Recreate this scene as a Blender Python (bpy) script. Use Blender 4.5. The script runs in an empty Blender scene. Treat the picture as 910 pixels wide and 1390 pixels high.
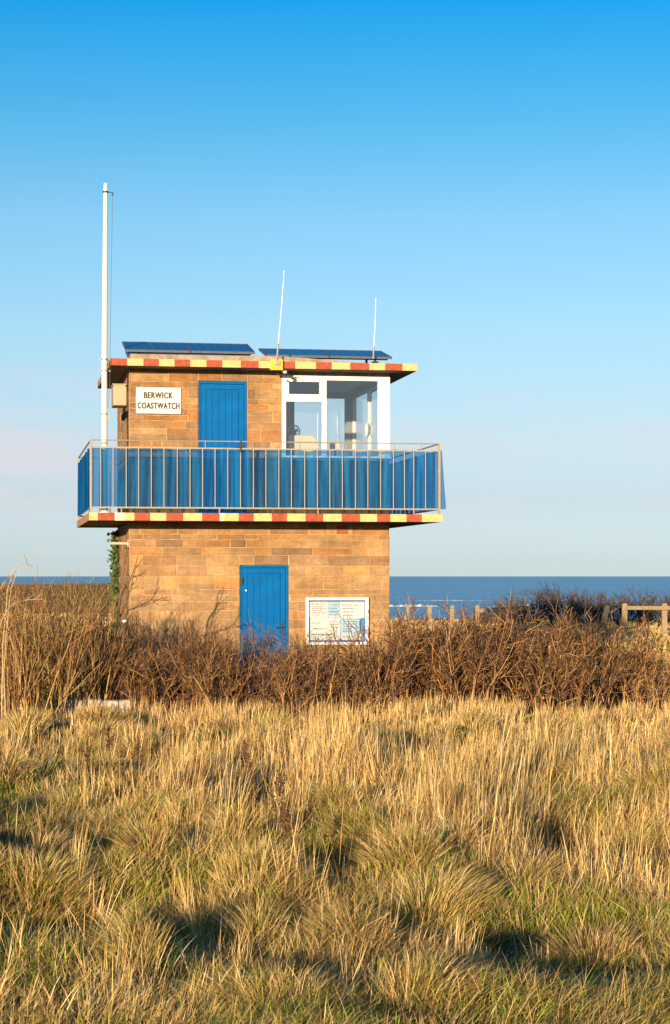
import bpy, math, random
import numpy as np
from mathutils import Vector, Matrix, Euler

random.seed(7)
rng = np.random.default_rng(11)
C = bpy.context.scene.collection
S = bpy.context.scene
R = math.radians

# ------------------------------------------------------------------ camera
CAMZ = 1.93
F = 2640.0                      # focal length in pixels of the 910 x 1390 photo
HOR = 782.0                     # row of the horizon
cam_d = bpy.data.cameras.new('camera')
cam = bpy.data.objects.new('camera', cam_d); C.objects.link(cam)
cam.location = (0, 0, CAMZ); cam.rotation_euler = (R(90), 0, 0)
cam_d.sensor_fit = 'VERTICAL'; cam_d.sensor_height = 24.0
cam_d.lens = 24.0 * F / 1390.0
cam_d.shift_y = (HOR - 695.0) / 1390.0
cam_d.clip_start = 0.1; cam_d.clip_end = 90000
S.camera = cam

# ------------------------------------------------------------------ world, sun, exposure
SUN_EL = R(6.6); SUN_AZ = R(195.0)       # azimuth measured from +Y towards +X
w = bpy.data.worlds.new('World'); S.world = w; w.use_nodes = True
nt = w.node_tree; N = nt.nodes; L = nt.links
for n in list(N): N.remove(n)
out = N.new('ShaderNodeOutputWorld'); bg = N.new('ShaderNodeBackground')
sky = N.new('ShaderNodeTexSky'); sky.sky_type = 'NISHITA'; sky.sun_disc = False
sky.sun_elevation = SUN_EL; sky.sun_rotation = SUN_AZ
sky.altitude = 0; sky.air_density = 1.0; sky.dust_density = 0.3; sky.ozone_density = 2.0
bg.inputs['Strength'].default_value = 0.142
hs = N.new('ShaderNodeHueSaturation')
hs.inputs['Hue'].default_value = 0.5; hs.inputs['Saturation'].default_value = 1.0; hs.inputs['Value'].default_value = 1.0
L.new(sky.outputs[0], hs.inputs['Color'])
# colour balance of the sky by height above the horizon (deep clear blue overhead, no yellow dust band at sea level)
def elev_balance(src):
    tc0 = N.new('ShaderNodeTexCoord'); s0 = N.new('ShaderNodeSeparateXYZ'); L.new(tc0.outputs['Generated'], s0.inputs[0])
    cr = N.new('ShaderNodeValToRGB'); L.new(s0.outputs['Z'], cr.inputs['Fac']); e = cr.color_ramp.elements; K = 2.5
    stops = [(0.0, (.62, .93, 2.2)), (.006, (.56, .84, 2.08)), (.039, (.55, .655, 1.24)), (.069, (.66, .69, 1.01)), (.126, (.66, .77, .97)),
             (.18, (.54, .78, .96)), (.233, (.235, .71, .96)), (.285, (.035, .63, 1.04)), (.55, (.25, .65, 1.0)), (1.0, (.5, .8, 1.0))]
    for i, (p, c) in enumerate(stops):
        el = e[i] if i < 2 else e.new(p)
        el.position = p; el.color = (c[0]/K, c[1]/K, c[2]/K, 1)
    mu = N.new('ShaderNodeVectorMath'); mu.operation = 'MULTIPLY'; L.new(src, mu.inputs[0]); L.new(cr.outputs['Color'], mu.inputs[1])
    sc = N.new('ShaderNodeVectorMath'); sc.operation = 'SCALE'; sc.inputs['Scale'].default_value = K; L.new(mu.outputs[0], sc.inputs[0])
    return sc.outputs[0]
bal = elev_balance(hs.outputs[0])
# faint mauve cloud streaks low over the sea
tc = N.new('ShaderNodeTexCoord'); mp = N.new('ShaderNodeMapping'); mp.inputs['Scale'].default_value = (16, 16, 42)
mp.inputs['Location'].default_value = (3.35, 0.0, 1.6)
no = N.new('ShaderNodeTexNoise'); no.inputs['Scale'].default_value = 1.0; no.inputs['Detail'].default_value = 5; no.inputs['Roughness'].default_value = 0.5
L.new(tc.outputs['Generated'], mp.inputs[0]); L.new(mp.outputs[0], no.inputs['Vector'])
rp = N.new('ShaderNodeMapRange'); rp.inputs['From Min'].default_value = 0.41; rp.inputs['From Max'].default_value = 0.62
rp.inputs['To Max'].default_value = 0.85
L.new(no.outputs['Fac'], rp.inputs['Value'])
sx = N.new('ShaderNodeSeparateXYZ'); L.new(tc.outputs['Generated'], sx.inputs[0])
m1 = N.new('ShaderNodeMapRange'); m1.interpolation_type = 'SMOOTHSTEP'
m1.inputs['From Min'].default_value = 0.012; m1.inputs['From Max'].default_value = 0.05; L.new(sx.outputs['Z'], m1.inputs['Value'])
m2 = N.new('ShaderNodeMapRange'); m2.interpolation_type = 'SMOOTHSTEP'
m2.inputs['From Min'].default_value = 0.115; m2.inputs['From Max'].default_value = 0.075; L.new(sx.outputs['Z'], m2.inputs['Value'])
ma = N.new('ShaderNodeMath'); ma.operation = 'MULTIPLY'; L.new(m1.outputs[0], ma.inputs[0]); L.new(m2.outputs[0], ma.inputs[1])
m3 = N.new('ShaderNodeMapRange'); m3.interpolation_type = 'SMOOTHSTEP'
m3.inputs['From Min'].default_value = -0.07; m3.inputs['From Max'].default_value = -0.14; m3.inputs['To Min'].default_value = 0.3; L.new(sx.outputs['X'], m3.inputs['Value'])
mc_ = N.new('ShaderNodeMath'); mc_.operation = 'MULTIPLY'; L.new(ma.outputs[0], mc_.inputs[0]); L.new(m3.outputs[0], mc_.inputs[1])
mb_ = N.new('ShaderNodeMath'); mb_.operation = 'MULTIPLY'; L.new(mc_.outputs[0], mb_.inputs[0]); L.new(rp.outputs[0], mb_.inputs[1])
cm = N.new('ShaderNodeMixRGB'); cm.inputs['Color2'].default_value = (3.25, 3.2, 3.5, 1)
L.new(mb_.outputs[0], cm.inputs['Fac']); L.new(bal, cm.inputs['Color1'])
L.new(cm.outputs[0], bg.inputs['Color']); L.new(bg.outputs[0], out.inputs['Surface'])

sd = bpy.data.lights.new('sun', 'SUN'); sd.energy = 5.0; sd.angle = R(0.5); sd.color = (1.0, 0.79, 0.51)
so = bpy.data.objects.new('sun', sd); C.objects.link(so)
sv = Vector((math.sin(SUN_AZ)*math.cos(SUN_EL), math.cos(SUN_AZ)*math.cos(SUN_EL), math.sin(SUN_EL)))
so.rotation_euler = sv.to_track_quat('Z', 'Y').to_euler(); so.location = (-20, -30, 20)

S.view_settings.view_transform = 'Standard'; S.view_settings.look = 'None'
S.view_settings.gamma = 1; S.view_settings.use_curve_mapping = False
S.view_settings.exposure = 0.68
try:
    S.cycles.transparent_max_bounces = 24
except Exception: pass

# ------------------------------------------------------------------ helpers
class MB:
    def __init__(s): s.v = []; s.f = []; s.m = []; s.c = []
    def face(s, pts, m=0, col=(1, 1, 1)):
        b = len(s.v); s.v += [tuple(p) for p in pts]; s.f.append(tuple(range(b, b+len(pts)))); s.m.append(m); s.c += [col]*len(pts)
    def box(s, x0, x1, y0, y1, z0, z1, m=0, col=(1, 1, 1)):
        b = len(s.v)
        s.v += [(x0,y0,z0),(x1,y0,z0),(x1,y1,z0),(x0,y1,z0),(x0,y0,z1),(x1,y0,z1),(x1,y1,z1),(x0,y1,z1)]
        s.c += [col]*8
        for q in ((0,3,2,1),(4,5,6,7),(0,1,5,4),(1,2,6,5),(2,3,7,6),(3,0,4,7)):
            s.f.append(tuple(b+i for i in q)); s.m.append(m)
        return s
    def tube(s, pts, r, n=8, m=0, col=(1, 1, 1), cap=True):
        pts = [Vector(p) for p in pts]
        rs = r if isinstance(r, (list, tuple)) else [r]*len(pts)
        b = len(s.v); prev = None
        for i, p in enumerate(pts):
            d = (pts[min(i+1, len(pts)-1)] - pts[max(i-1, 0)]).normalized()
            if prev is None:
                a = d.orthogonal().normalized()
            else:
                a = (prev - d*prev.dot(d)).normalized()
            prev = a; q = d.cross(a)
            for k in range(n):
                t = 2*math.pi*k/n
                s.v.append(tuple(p + (a*math.cos(t) + q*math.sin(t))*rs[i])); s.c.append(col)
        for i in range(len(pts)-1):
            for k in range(n):
                k2 = (k+1) % n
                s.f.append((b+i*n+k, b+i*n+k2, b+(i+1)*n+k2, b+(i+1)*n+k)); s.m.append(m)
        if cap:
            s.f.append(tuple(b+k for k in range(n))[::-1]); s.m.append(m)
            e = b+(len(pts)-1)*n
            s.f.append(tuple(e+k for k in range(n))); s.m.append(m)
        return s
    def prism(s, poly, axis, a0, a1, m=0):
        # poly: 2D points, extruded along axis ('x','y' or 'z')
        def P(p, a):
            return {'x': (a, p[0], p[1]), 'y': (p[0], a, p[1]), 'z': (p[0], p[1], a)}[axis]
        b = len(s.v); n = len(poly)
        s.v += [P(p, a0) for p in poly] + [P(p, a1) for p in poly]; s.c += [(1, 1, 1)]*(2*n)
        s.f.append(tuple(range(b, b+n))[::-1]); s.m.append(m)
        s.f.append(tuple(range(b+n, b+2*n))); s.m.append(m)
        for i in range(n):
            j = (i+1) % n
            s.f.append((b+i, b+j, b+n+j, b+n+i)); s.m.append(m)
        return s
    def build(s, name, mats, parent=None, loc=None, rz=0, smooth=False, bevel=0, colattr=False):
        me = bpy.data.meshes.new(name); me.from_pydata(s.v, [], s.f)
        if not isinstance(mats, (list, tuple)): mats = [mats]
        for m in mats: me.materials.append(m)
        me.polygons.foreach_set('material_index', s.m)
        if smooth: me.polygons.foreach_set('use_smooth', [True]*len(s.f))
        if colattr:
            a = me.color_attributes.new('Col', 'FLOAT_COLOR', 'POINT')
            arr = np.ones((len(s.v), 4), dtype=np.float32); arr[:, :3] = np.array(s.c, dtype=np.float32)
            a.data.foreach_set('color', arr.ravel())
        me.update()
        o = bpy.data.objects.new(name, me); C.objects.link(o)
        if parent: o.parent = parent
        if loc is not None: o.location = loc
        o.rotation_euler.z = rz
        if bevel:
            b = o.modifiers.new('bevel', 'BEVEL'); b.width = bevel; b.segments = 2; b.limit_method = 'ANGLE'
        return o

def tag(o, label=None, cat=None, group=None, kind=None):
    if label: o['label'] = label
    if cat: o['category'] = cat
    if group: o['group'] = group
    if kind: o['kind'] = kind
    return o

def empty(name, loc, rz=0):
    o = bpy.data.objects.new(name, None); C.objects.link(o); o.location = loc; o.rotation_euler.z = rz
    o.empty_display_size = 0.2
    return o

def npmesh(name, V, T, mat, cols=None, smooth=False):
    """triangle mesh straight from arrays"""
    me = bpy.data.meshes.new(name)
    me.vertices.add(len(V)); me.vertices.foreach_set('co', V.astype(np.float32).ravel())
    k = T.shape[1]
    me.loops.add(T.size); me.loops.foreach_set('vertex_index', T.astype(np.int32).ravel())
    me.polygons.add(len(T)); me.polygons.foreach_set('loop_start', np.arange(0, T.size, k, dtype=np.int32))
    if smooth: me.polygons.foreach_set('use_smooth', np.ones(len(T), dtype=bool))
    me.update(calc_edges=True)
    if cols is not None:
        a = me.color_attributes.new('Col', 'FLOAT_COLOR', 'POINT')
        arr = np.ones((len(V), 4), dtype=np.float32); arr[:, :3] = cols
        a.data.foreach_set('color', arr.ravel())
    me.materials.append(mat)
    o = bpy.data.objects.new(name, me); C.objects.link(o)
    return o

def hashv(ix, iy, seed):
    h = (ix.astype(np.int64)*374761393 + iy.astype(np.int64)*668265263 + seed*1442695041) & 0xffffffff
    h = ((h ^ (h >> 13))*1274126177) & 0xffffffff
    h = h ^ (h >> 16)
    return (h & 0xffffff)/float(0xffffff)
def vnoise(x, y, seed=0):
    ix = np.floor(x); iy = np.floor(y); fx = x-ix; fy = y-iy
    fx = fx*fx*(3-2*fx); fy = fy*fy*(3-2*fy)
    a = hashv(ix, iy, seed); b = hashv(ix+1, iy, seed); c = hashv(ix, iy+1, seed); d = hashv(ix+1, iy+1, seed)
    return (a*(1-fx)+b*fx)*(1-fy) + (c*(1-fx)+d*fx)*fy
def fbm(x, y, seed=0, o=3):
    s = 0; a = 0.5; t = 0
    for i in range(o):
        s = s + a*vnoise(x*(2**i)+17.3*i, y*(2**i)-9.1*i, seed+i); t += a; a *= 0.5
    return s/t
def sm(x, a, b):
    t = np.clip((x-a)/(b-a), 0, 1); return t*t*(3-2*t)

# ------------------------------------------------------------------ materials
def newmat(name):
    m = bpy.data.materials.new(name); m.use_nodes = True
    return m, m.node_tree.nodes, m.node_tree.links, m.node_tree.nodes['Principled BSDF']
def mat(name, col, rough=0.6, metal=0.0, var=0.12, scale=6.0, bump=0.0, bscale=40.0, grime=None, spec=0.5, gscale=3.0, gmin=0.52, gmax=0.7):
    """plain paint / metal / wood with uneven tone and optional grime patches"""
    m, N, L, P = newmat(name)
    P.inputs['Roughness'].default_value = rough; P.inputs['Metallic'].default_value = metal
    P.inputs['Specular IOR Level'].default_value = spec
    tc = N.new('ShaderNodeTexCoord')
    no = N.new('ShaderNodeTexNoise'); no.inputs['Scale'].default_value = scale; no.inputs['Detail'].default_value = 6
    L.new(tc.outputs['Object'], no.inputs['Vector'])
    mr = N.new('ShaderNodeMapRange'); mr.inputs['From Min'].default_value = 0.3; mr.inputs['From Max'].default_value = 0.7
    mr.inputs['To Min'].default_value = 1-var; mr.inputs['To Max'].default_value = 1+var
    L.new(no.outputs['Fac'], mr.inputs['Value'])
    mx = N.new('ShaderNodeMixRGB'); mx.blend_type = 'MULTIPLY'; mx.inputs['Fac'].default_value = 1
    mx.inputs['Color1'].default_value = (*col, 1); L.new(mr.outputs[0], mx.inputs['Color2'])
    last = mx.outputs[0]
    if grime:
        n2 = N.new('ShaderNodeTexNoise'); n2.inputs['Scale'].default_value = gscale; n2.inputs['Detail'].default_value = 9; n2.inputs['Roughness'].default_value = 0.7
        L.new(tc.outputs['Object'], n2.inputs['Vector'])
        r2 = N.new('ShaderNodeMapRange'); r2.inputs['From Min'].default_value = gmin; r2.inputs['From Max'].default_value = gmax
        r2.inputs['To Max'].default_value = 0.8
        L.new(n2.outputs['Fac'], r2.inputs['Value'])
        g = N.new('ShaderNodeMixRGB'); g.inputs['Color2'].default_value = (*grime, 1)
        L.new(r2.outputs[0], g.inputs['Fac']); L.new(last, g.inputs['Color1']); last = g.outputs[0]
    L.new(last, P.inputs['Base Color'])
    if bump:
        n3 = N.new('ShaderNodeTexNoise'); n3.inputs['Scale'].default_value = bscale; n3.inputs['Detail'].default_value = 4
        L.new(tc.outputs['Object'], n3.inputs['Vector'])
        b = N.new('ShaderNodeBump'); b.inputs['Strength'].default_value = bump; b.inputs['Distance'].default_value = 0.01
        L.new(n3.outputs['Fac'], b.inputs['Height']); L.new(b.outputs[0], P.inputs['Normal'])
    return m
def attrmat(name, rough=0.85, trans=0.0, noise=0.0, nscale=8.0, bump=0.0, spec=0.2, bedding=False):
    m, N, L, P = newmat(name)
    P.inputs['Roughness'].default_value = rough; P.inputs['Specular IOR Level'].default_value = spec
    at = N.new('ShaderNodeAttribute'); at.attribute_name = 'Col'; last = at.outputs['Color']
    tc = N.new('ShaderNodeTexCoord')
    if noise:
        no = N.new('ShaderNodeTexNoise'); no.inputs['Scale'].default_value = nscale; no.inputs['Detail'].default_value = 8; no.inputs['Roughness'].default_value = 0.65
        L.new(tc.outputs['Object'], no.inputs['Vector'])
        mr = N.new('ShaderNodeMapRange'); mr.inputs['From Min'].default_value = 0.3; mr.inputs['From Max'].default_value = 0.7
        mr.inputs['To Min'].default_value = 1-noise; mr.inputs['To Max'].default_value = 1+noise
        L.new(no.outputs['Fac'], mr.inputs['Value'])
        mx = N.new('ShaderNodeMixRGB'); mx.blend_type = 'MULTIPLY'; mx.inputs['Fac'].default_value = 1
        L.new(last, mx.inputs['Color1']); L.new(mr.outputs[0], mx.inputs['Color2']); last = mx.outputs[0]
    if bedding:
        for (sc_, lo, hi, f0, f1) in (((3.2, 3.2, 9), .84, 1.10, .34, .62), ((.9, .9, 1.3), .74, 1.14, .38, .62), ((7, 7, 1.2), .86, 1.06, .35, .6), ((30, 30, 45), .84, 1.12, .35, .65)):
            mp = N.new('ShaderNodeMapping'); mp.inputs['Scale'].default_value = sc_; L.new(tc.outputs['Object'], mp.inputs[0])
            no = N.new('ShaderNodeTexNoise'); no.inputs['Scale'].default_value = 1; no.inputs['Detail'].default_value = 7; no.inputs['Roughness'].default_value = .6; L.new(mp.outputs[0], no.inputs['Vector'])
            mr = N.new('ShaderNodeMapRange'); mr.inputs['From Min'].default_value = f0; mr.inputs['From Max'].default_value = f1; mr.inputs['To Min'].default_value = lo; mr.inputs['To Max'].default_value = hi
            L.new(no.outputs['Fac'], mr.inputs['Value'])
            mx = N.new('ShaderNodeMixRGB'); mx.blend_type = 'MULTIPLY'; mx.inputs['Fac'].default_value = 1; L.new(last, mx.inputs['Color1']); L.new(mr.outputs[0], mx.inputs['Color2']); last = mx.outputs[0]
        # small iron stains and pits
        n5 = N.new('ShaderNodeTexNoise'); n5.inputs['Scale'].default_value = 11; n5.inputs['Detail'].default_value = 8; n5.inputs['Roughness'].default_value = .7; L.new(tc.outputs['Object'], n5.inputs['Vector'])
        r5 = N.new('ShaderNodeMapRange'); r5.inputs['From Min'].default_value = .63; r5.inputs['From Max'].default_value = .72; r5.inputs['To Max'].default_value = .65; L.new(n5.outputs['Fac'], r5.inputs['Value'])
        g5 = N.new('ShaderNodeMixRGB'); g5.inputs['Color2'].default_value = (.17, .085, .04, 1); L.new(r5.outputs[0], g5.inputs['Fac']); L.new(last, g5.inputs['Color1']); last = g5.outputs[0]
    L.new(last, P.inputs['Base Color'])
    if bump:
        n3 = N.new('ShaderNodeTexNoise'); n3.inputs['Scale'].default_value = 55; n3.inputs['Detail'].default_value = 5
        L.new(tc.outputs['Object'], n3.inputs['Vector'])
        b = N.new('ShaderNodeBump'); b.inputs['Strength'].default_value = bump; b.inputs['Distance'].default_value = 0.012
        L.new(n3.outputs['Fac'], b.inputs['Height']); L.new(b.outputs[0], P.inputs['Normal'])
    if trans:
        tr = N.new('ShaderNodeBsdfTranslucent'); L.new(last, tr.inputs['Color'])
        mi = N.new('ShaderNodeMixShader'); mi.inputs['Fac'].default_value = trans
        L.new(P.outputs[0], mi.inputs[1]); L.new(tr.outputs[0], mi.inputs[2])
        L.new(mi.outputs[0], N['Material Output'].inputs['Surface'])
    return m

M = {}
M['stone'] = attrmat('sandstone', rough=0.9, noise=0.12, nscale=9, bump=1.0, bedding=True)
M['mortar'] = mat('lime_mortar', (0.47, 0.30, 0.145), 0.95, var=0.4, scale=3.5, bump=0.6)
M['plaster'] = mat('interior_plaster', (0.60, 0.61, 0.62), 0.9)
M['concrete'] = mat('weathered_concrete', (0.34, 0.26, 0.18), 0.92, var=0.25, scale=7, bump=0.5, grime=(0.16, 0.12, 0.08))
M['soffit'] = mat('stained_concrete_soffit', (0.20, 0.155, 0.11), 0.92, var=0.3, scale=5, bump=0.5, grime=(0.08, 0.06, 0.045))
M['red'] = mat('chalky_red_paint', (0.35, 0.058, 0.022), 0.75, var=0.2, scale=14, bump=0.4, grime=(0.36, 0.15, 0.09), gscale=22, gmin=0.50, gmax=0.72)
M['yellow'] = mat('chalky_yellow_paint', (0.70, 0.45, 0.18), 0.75, var=0.14, scale=14, bump=0.4, grime=(0.50, 0.33, 0.14), gscale=20, gmin=0.50, gmax=0.72)
M['cream'] = mat('cream_patch_paint', (0.82, 0.70, 0.42), 0.7, bump=0.2)
M['blue'] = mat('gloss_blue_paint', (0.0, 0.112, 0.35), 0.5, var=0.1, scale=5, spec=0.08, grime=(0.0, 0.09, 0.27), gscale=9)
M['white'] = mat('white_frame_paint', (0.82, 0.80, 0.76), 0.4, var=0.03, grime=(0.62, 0.56, 0.45), gscale=4, gmin=0.6, gmax=0.8)
M['pole'] = mat('cream_white_pole_paint', (0.80, 0.74, 0.60), 0.45, var=0.05, grime=(0.55, 0.45, 0.3), gscale=5, gmin=0.6, gmax=0.8)
M['galv'] = mat('galvanised_steel', (0.40, 0.36, 0.31), 0.55, 0.5, var=0.2, scale=18, grime=(0.25, 0.13, 0.06), gscale=12, gmin=0.6, gmax=0.75)
M['rail'] = mat('painted_railing_steel', (0.34, 0.275, 0.21), 0.6, 0.1, var=0.15, scale=22, grime=(0.26, 0.12, 0.05), gscale=14, gmin=0.55, gmax=0.72)
M['dark'] = mat('dark_metal', (0.035, 0.035, 0.035), 0.5, 0.3)
M['black'] = mat('black_plastic', (0.02, 0.02, 0.02), 0.45)
M['sign'] = mat('cream_sign_board', (0.80, 0.75, 0.64), 0.5, var=0.03)
M['ink'] = mat('dark_brown_lettering', (0.05, 0.025, 0.02), 0.6)
M['paper'] = mat('notice_paper', (0.74, 0.74, 0.73), 0.7, var=0.04, scale=12)
M['paleblue'] = mat('pale_blue_paper', (0.46, 0.64, 0.74), 0.7)
M['boardblue'] = mat('notice_board_blue_felt', (0.10, 0.16, 0.42), 0.8)
M['skyblue'] = mat('bright_blue_print', (0.03, 0.33, 0.70), 0.6)
M['greyink'] = mat('faded_print', (0.22, 0.25, 0.30), 0.8)
M['tanink'] = mat('faded_orange_print', (0.52, 0.34, 0.14), 0.8)
M['terra'] = mat('terracotta_vent', (0.42, 0.10, 0.05), 0.8)
M['yellowbox'] = mat('yellow_painted_box', (0.62, 0.42, 0.04), 0.5, grime=(0.18, 0.12, 0.04), gscale=18)
M['wood'] = mat('weathered_fence_wood', (0.30, 0.215, 0.125), 0.9, var=0.25, scale=20, bump=0.3)
M['woodshaded'] = mat('shaded_fence_wood', (0.13, 0.10, 0.07), 0.9, var=0.25, scale=20)  # same fence wood, darkened: the tower's shadow is put into the colour
M['bag'] = mat('white_plastic', (0.75, 0.75, 0.74), 0.4)
M['whitewash'] = mat('flaking_whitewash', (0.52, 0.48, 0.44), 0.85, var=0.2, scale=12, bump=0.6, grime=(0.16, 0.12, 0.08), gscale=9, gmin=0.44, gmax=0.52)
M['alu'] = mat('panel_frame_aluminium', (0.16, 0.17, 0.19), 0.45, 0.6)
M['box'] = mat('beige_wall_box', (0.44, 0.34, 0.23), 0.7, var=0.1, grime=(0.25, 0.18, 0.11))
M['shadedframe'] = mat('shaded_inner_frame', (0.20, 0.23, 0.27), 0.6)  # blue-grey shade on the rear window post, put into its paint colour
M['cabinet'] = mat('cream_cabinet', (0.58, 0.52, 0.40), 0.5, var=0.03)
M['bark'] = attrmat('twig_bark', rough=0.85, noise=0.2, nscale=20)
M['grass'] = attrmat('grass_blades', rough=0.75, trans=0.14, spec=0.15)
M['leafmat'] = attrmat('leaves', rough=0.5, trans=0.2, spec=0.4)

def glass():
    m, N, L, P = newmat('window_glass')
    g = N.new('ShaderNodeBsdfGlossy'); g.inputs['Roughness'].default_value = 0.02
    t = N.new('ShaderNodeBsdfTransparent'); t.inputs['Color'].default_value = (0.965, 0.975, 0.98, 1)
    fr = N.new('ShaderNodeLayerWeight'); fr.inputs['Blend'].default_value = 0.5
    pw = N.new('ShaderNodeMath'); pw.operation = 'POWER'; pw.inputs[1].default_value = 5; L.new(fr.outputs['Facing'], pw.inputs[0])
    ml = N.new('ShaderNodeMath'); ml.operation = 'MULTIPLY_ADD'; ml.inputs[1].default_value = 0.35; ml.inputs[2].default_value = 0.09; L.new(pw.outputs[0], ml.inputs[0])
    mx = N.new('ShaderNodeMixShader'); L.new(ml.outputs[0], mx.inputs['Fac']); L.new(t.outputs[0], mx.inputs[1]); L.new(g.outputs[0], mx.inputs[2])
    L.new(mx.outputs[0], N['Material Output'].inputs['Surface']); return m
M['glass'] = glass()
def netting():
    m, N, L, P = newmat('blue_debris_netting')
    P.inputs['Base Color'].default_value = (0.01, 0.16, 0.40, 1); P.inputs['Roughness'].default_value = 0.7
    P.inputs['Specular IOR Level'].default_value = 0.2
    tc = N.new('ShaderNodeTexCoord'); mp = N.new('ShaderNodeMapping'); mp.inputs['Scale'].default_value = (16, 16, 0.8)
    L.new(tc.outputs['Object'], mp.inputs[0])
    no = N.new('ShaderNodeTexNoise'); no.inputs['Scale'].default_value = 1.0; no.inputs['Detail'].default_value = 4; L.new(mp.outputs[0], no.inputs['Vector'])
    cr = N.new('ShaderNodeValToRGB'); e = cr.color_ramp.elements
    e[0].position = 0.33; e[0].color = (0.003, 0.10, 0.31, 1); e[1].position = 0.68; e[1].color = (0.012, 0.225, 0.56, 1)
    L.new(no.outputs['Fac'], cr.inputs['Fac']); L.new(cr.outputs[0], P.inputs['Base Color'])
    tl = N.new('ShaderNodeBsdfTranslucent'); L.new(cr.outputs[0], tl.inputs['Color'])
    m0 = N.new('ShaderNodeMixShader'); m0.inputs['Fac'].default_value = 0.4; L.new(P.outputs[0], m0.inputs[1]); L.new(tl.outputs[0], m0.inputs[2])
    mr = N.new('ShaderNodeMapRange'); mr.inputs['From Min'].default_value = 0.3; mr.inputs['From Max'].default_value = 0.7
    mr.inputs['To Min'].default_value = 0.46; mr.inputs['To Max'].default_value = 0.80; L.new(no.outputs['Fac'], mr.inputs['Value'])
    tr = N.new('ShaderNodeBsdfTransparent'); tr.inputs['Color'].default_value = (0.42, 0.64, 0.88, 1)
    mx = N.new('ShaderNodeMixShader'); L.new(mr.outputs[0], mx.inputs['Fac']); L.new(tr.outputs[0], mx.inputs[1]); L.new(m0.outputs[0], mx.inputs[2])
    L.new(mx.outputs[0], N['Material Output'].inputs['Surface']); return m
M['net'] = netting()
def solar():
    m, N, L, P = newmat('solar_cells')
    tc = N.new('ShaderNodeTexCoord')
    br = N.new('ShaderNodeTexBrick'); br.offset = 0; br.inputs['Scale'].default_value = 1.0
    br.inputs['Brick Width'].default_value = 0.156; br.inputs['Row Height'].default_value = 0.156; br.inputs['Mortar Size'].default_value = 0.005
    br.inputs['Color1'].default_value = (0.008, 0.022, 0.07, 1); br.inputs['Color2'].default_value = (0.010, 0.028, 0.085, 1); br.inputs['Mortar'].default_value = (0.08, 0.11, 0.17, 1)
    L.new(tc.outputs['Object'], br.inputs['Vector']); L.new(br.outputs['Color'], P.inputs['Base Color'])
    P.inputs['Roughness'].default_value = 0.25; P.inputs['Specular IOR Level'].default_value = 0.2; P.inputs['Coat Weight'].default_value = 0.12; P.inputs['Coat Roughness'].default_value = 0.1
    return m
M['solar'] = solar()
def ground_mat():
    m, N, L, P = newmat('dry_turf_soil')
    P.inputs['Roughness'].default_value = 0.95; P.inputs['Specular IOR Level'].default_value = 0.1
    tc = N.new('ShaderNodeTexCoord')
    a = N.new('ShaderNodeTexNoise'); a.inputs['Scale'].default_value = 0.9; a.inputs['Detail'].default_value = 8
    L.new(tc.outputs['Object'], a.inputs['Vector'])
    cr = N.new('ShaderNodeValToRGB'); e = cr.color_ramp.elements
    e[0].position = 0.35; e[0].color = (0.045, 0.055, 0.015, 1); e[1].position = 0.6; e[1].color = (0.16, 0.115, 0.05, 1)
    L.new(a.outputs['Fac'], cr.inputs['Fac']); L.new(cr.outputs[0], P.inputs['Base Color'])
    n3 = N.new('ShaderNodeTexNoise'); n3.inputs['Scale'].default_value = 12; n3.inputs['Detail'].default_value = 6; L.new(tc.outputs['Object'], n3.inputs['Vector'])
    b = N.new('ShaderNodeBump'); b.inputs['Strength'].default_value = 0.8; b.inputs['Distance'].default_value = 0.06
    L.new(n3.outputs['Fac'], b.inputs['Height']); L.new(b.outputs[0], P.inputs['Normal'])
    return m
M['ground'] = ground_mat()
def sea_mat():
    m, N, L, P = newmat('sea_water')
    P.inputs['Roughness'].default_value = 0.3; P.inputs['IOR'].default_value = 1.33; P.inputs['Specular IOR Level'].default_value = 0.6
    tc = N.new('ShaderNodeTexCoord')
    mp = N.new('ShaderNodeMapping'); mp.inputs['Scale'].default_value = (0.003, 0.009, 1); L.new(tc.outputs['Object'], mp.inputs[0])
    a = N.new('ShaderNodeTexNoise'); a.inputs['Scale'].default_value = 1; a.inputs['Detail'].default_value = 7; a.inputs['Roughness'].default_value = 0.6
    L.new(mp.outputs[0], a.inputs['Vector'])
    cr = N.new('ShaderNodeValToRGB'); e = cr.color_ramp.elements
    e[0].position = 0.35; e[0].color = (0.05, 0.17, 0.27, 1); e[1].position = 0.7; e[1].color = (0.15, 0.35, 0.46, 1)
    L.new(a.outputs['Fac'], cr.inputs['Fac']); L.new(cr.outputs[0], P.inputs['Base Color'])
    mp2 = N.new('ShaderNodeMapping'); mp2.inputs['Scale'].default_value = (0.12, 0.5, 1); L.new(tc.outputs['Object'], mp2.inputs[0])
    n3 = N.new('ShaderNodeTexNoise'); n3.inputs['Scale'].default_value = 1; n3.inputs['Detail'].default_value = 6; L.new(mp2.outputs[0], n3.inputs['Vector'])
    b = N.new('ShaderNodeBump'); b.inputs['Strength'].default_value = 1.0; b.inputs['Distance'].default_value = 0.55
    L.new(n3.outputs['Fac'], b.inputs['Height']); L.new(b.outputs[0], P.inputs['Normal'])
    return m
M['sea'] = sea_mat()
M['foam'] = mat('sea_foam', (0.75, 0.78, 0.80), 0.9, var=0.1)

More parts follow.
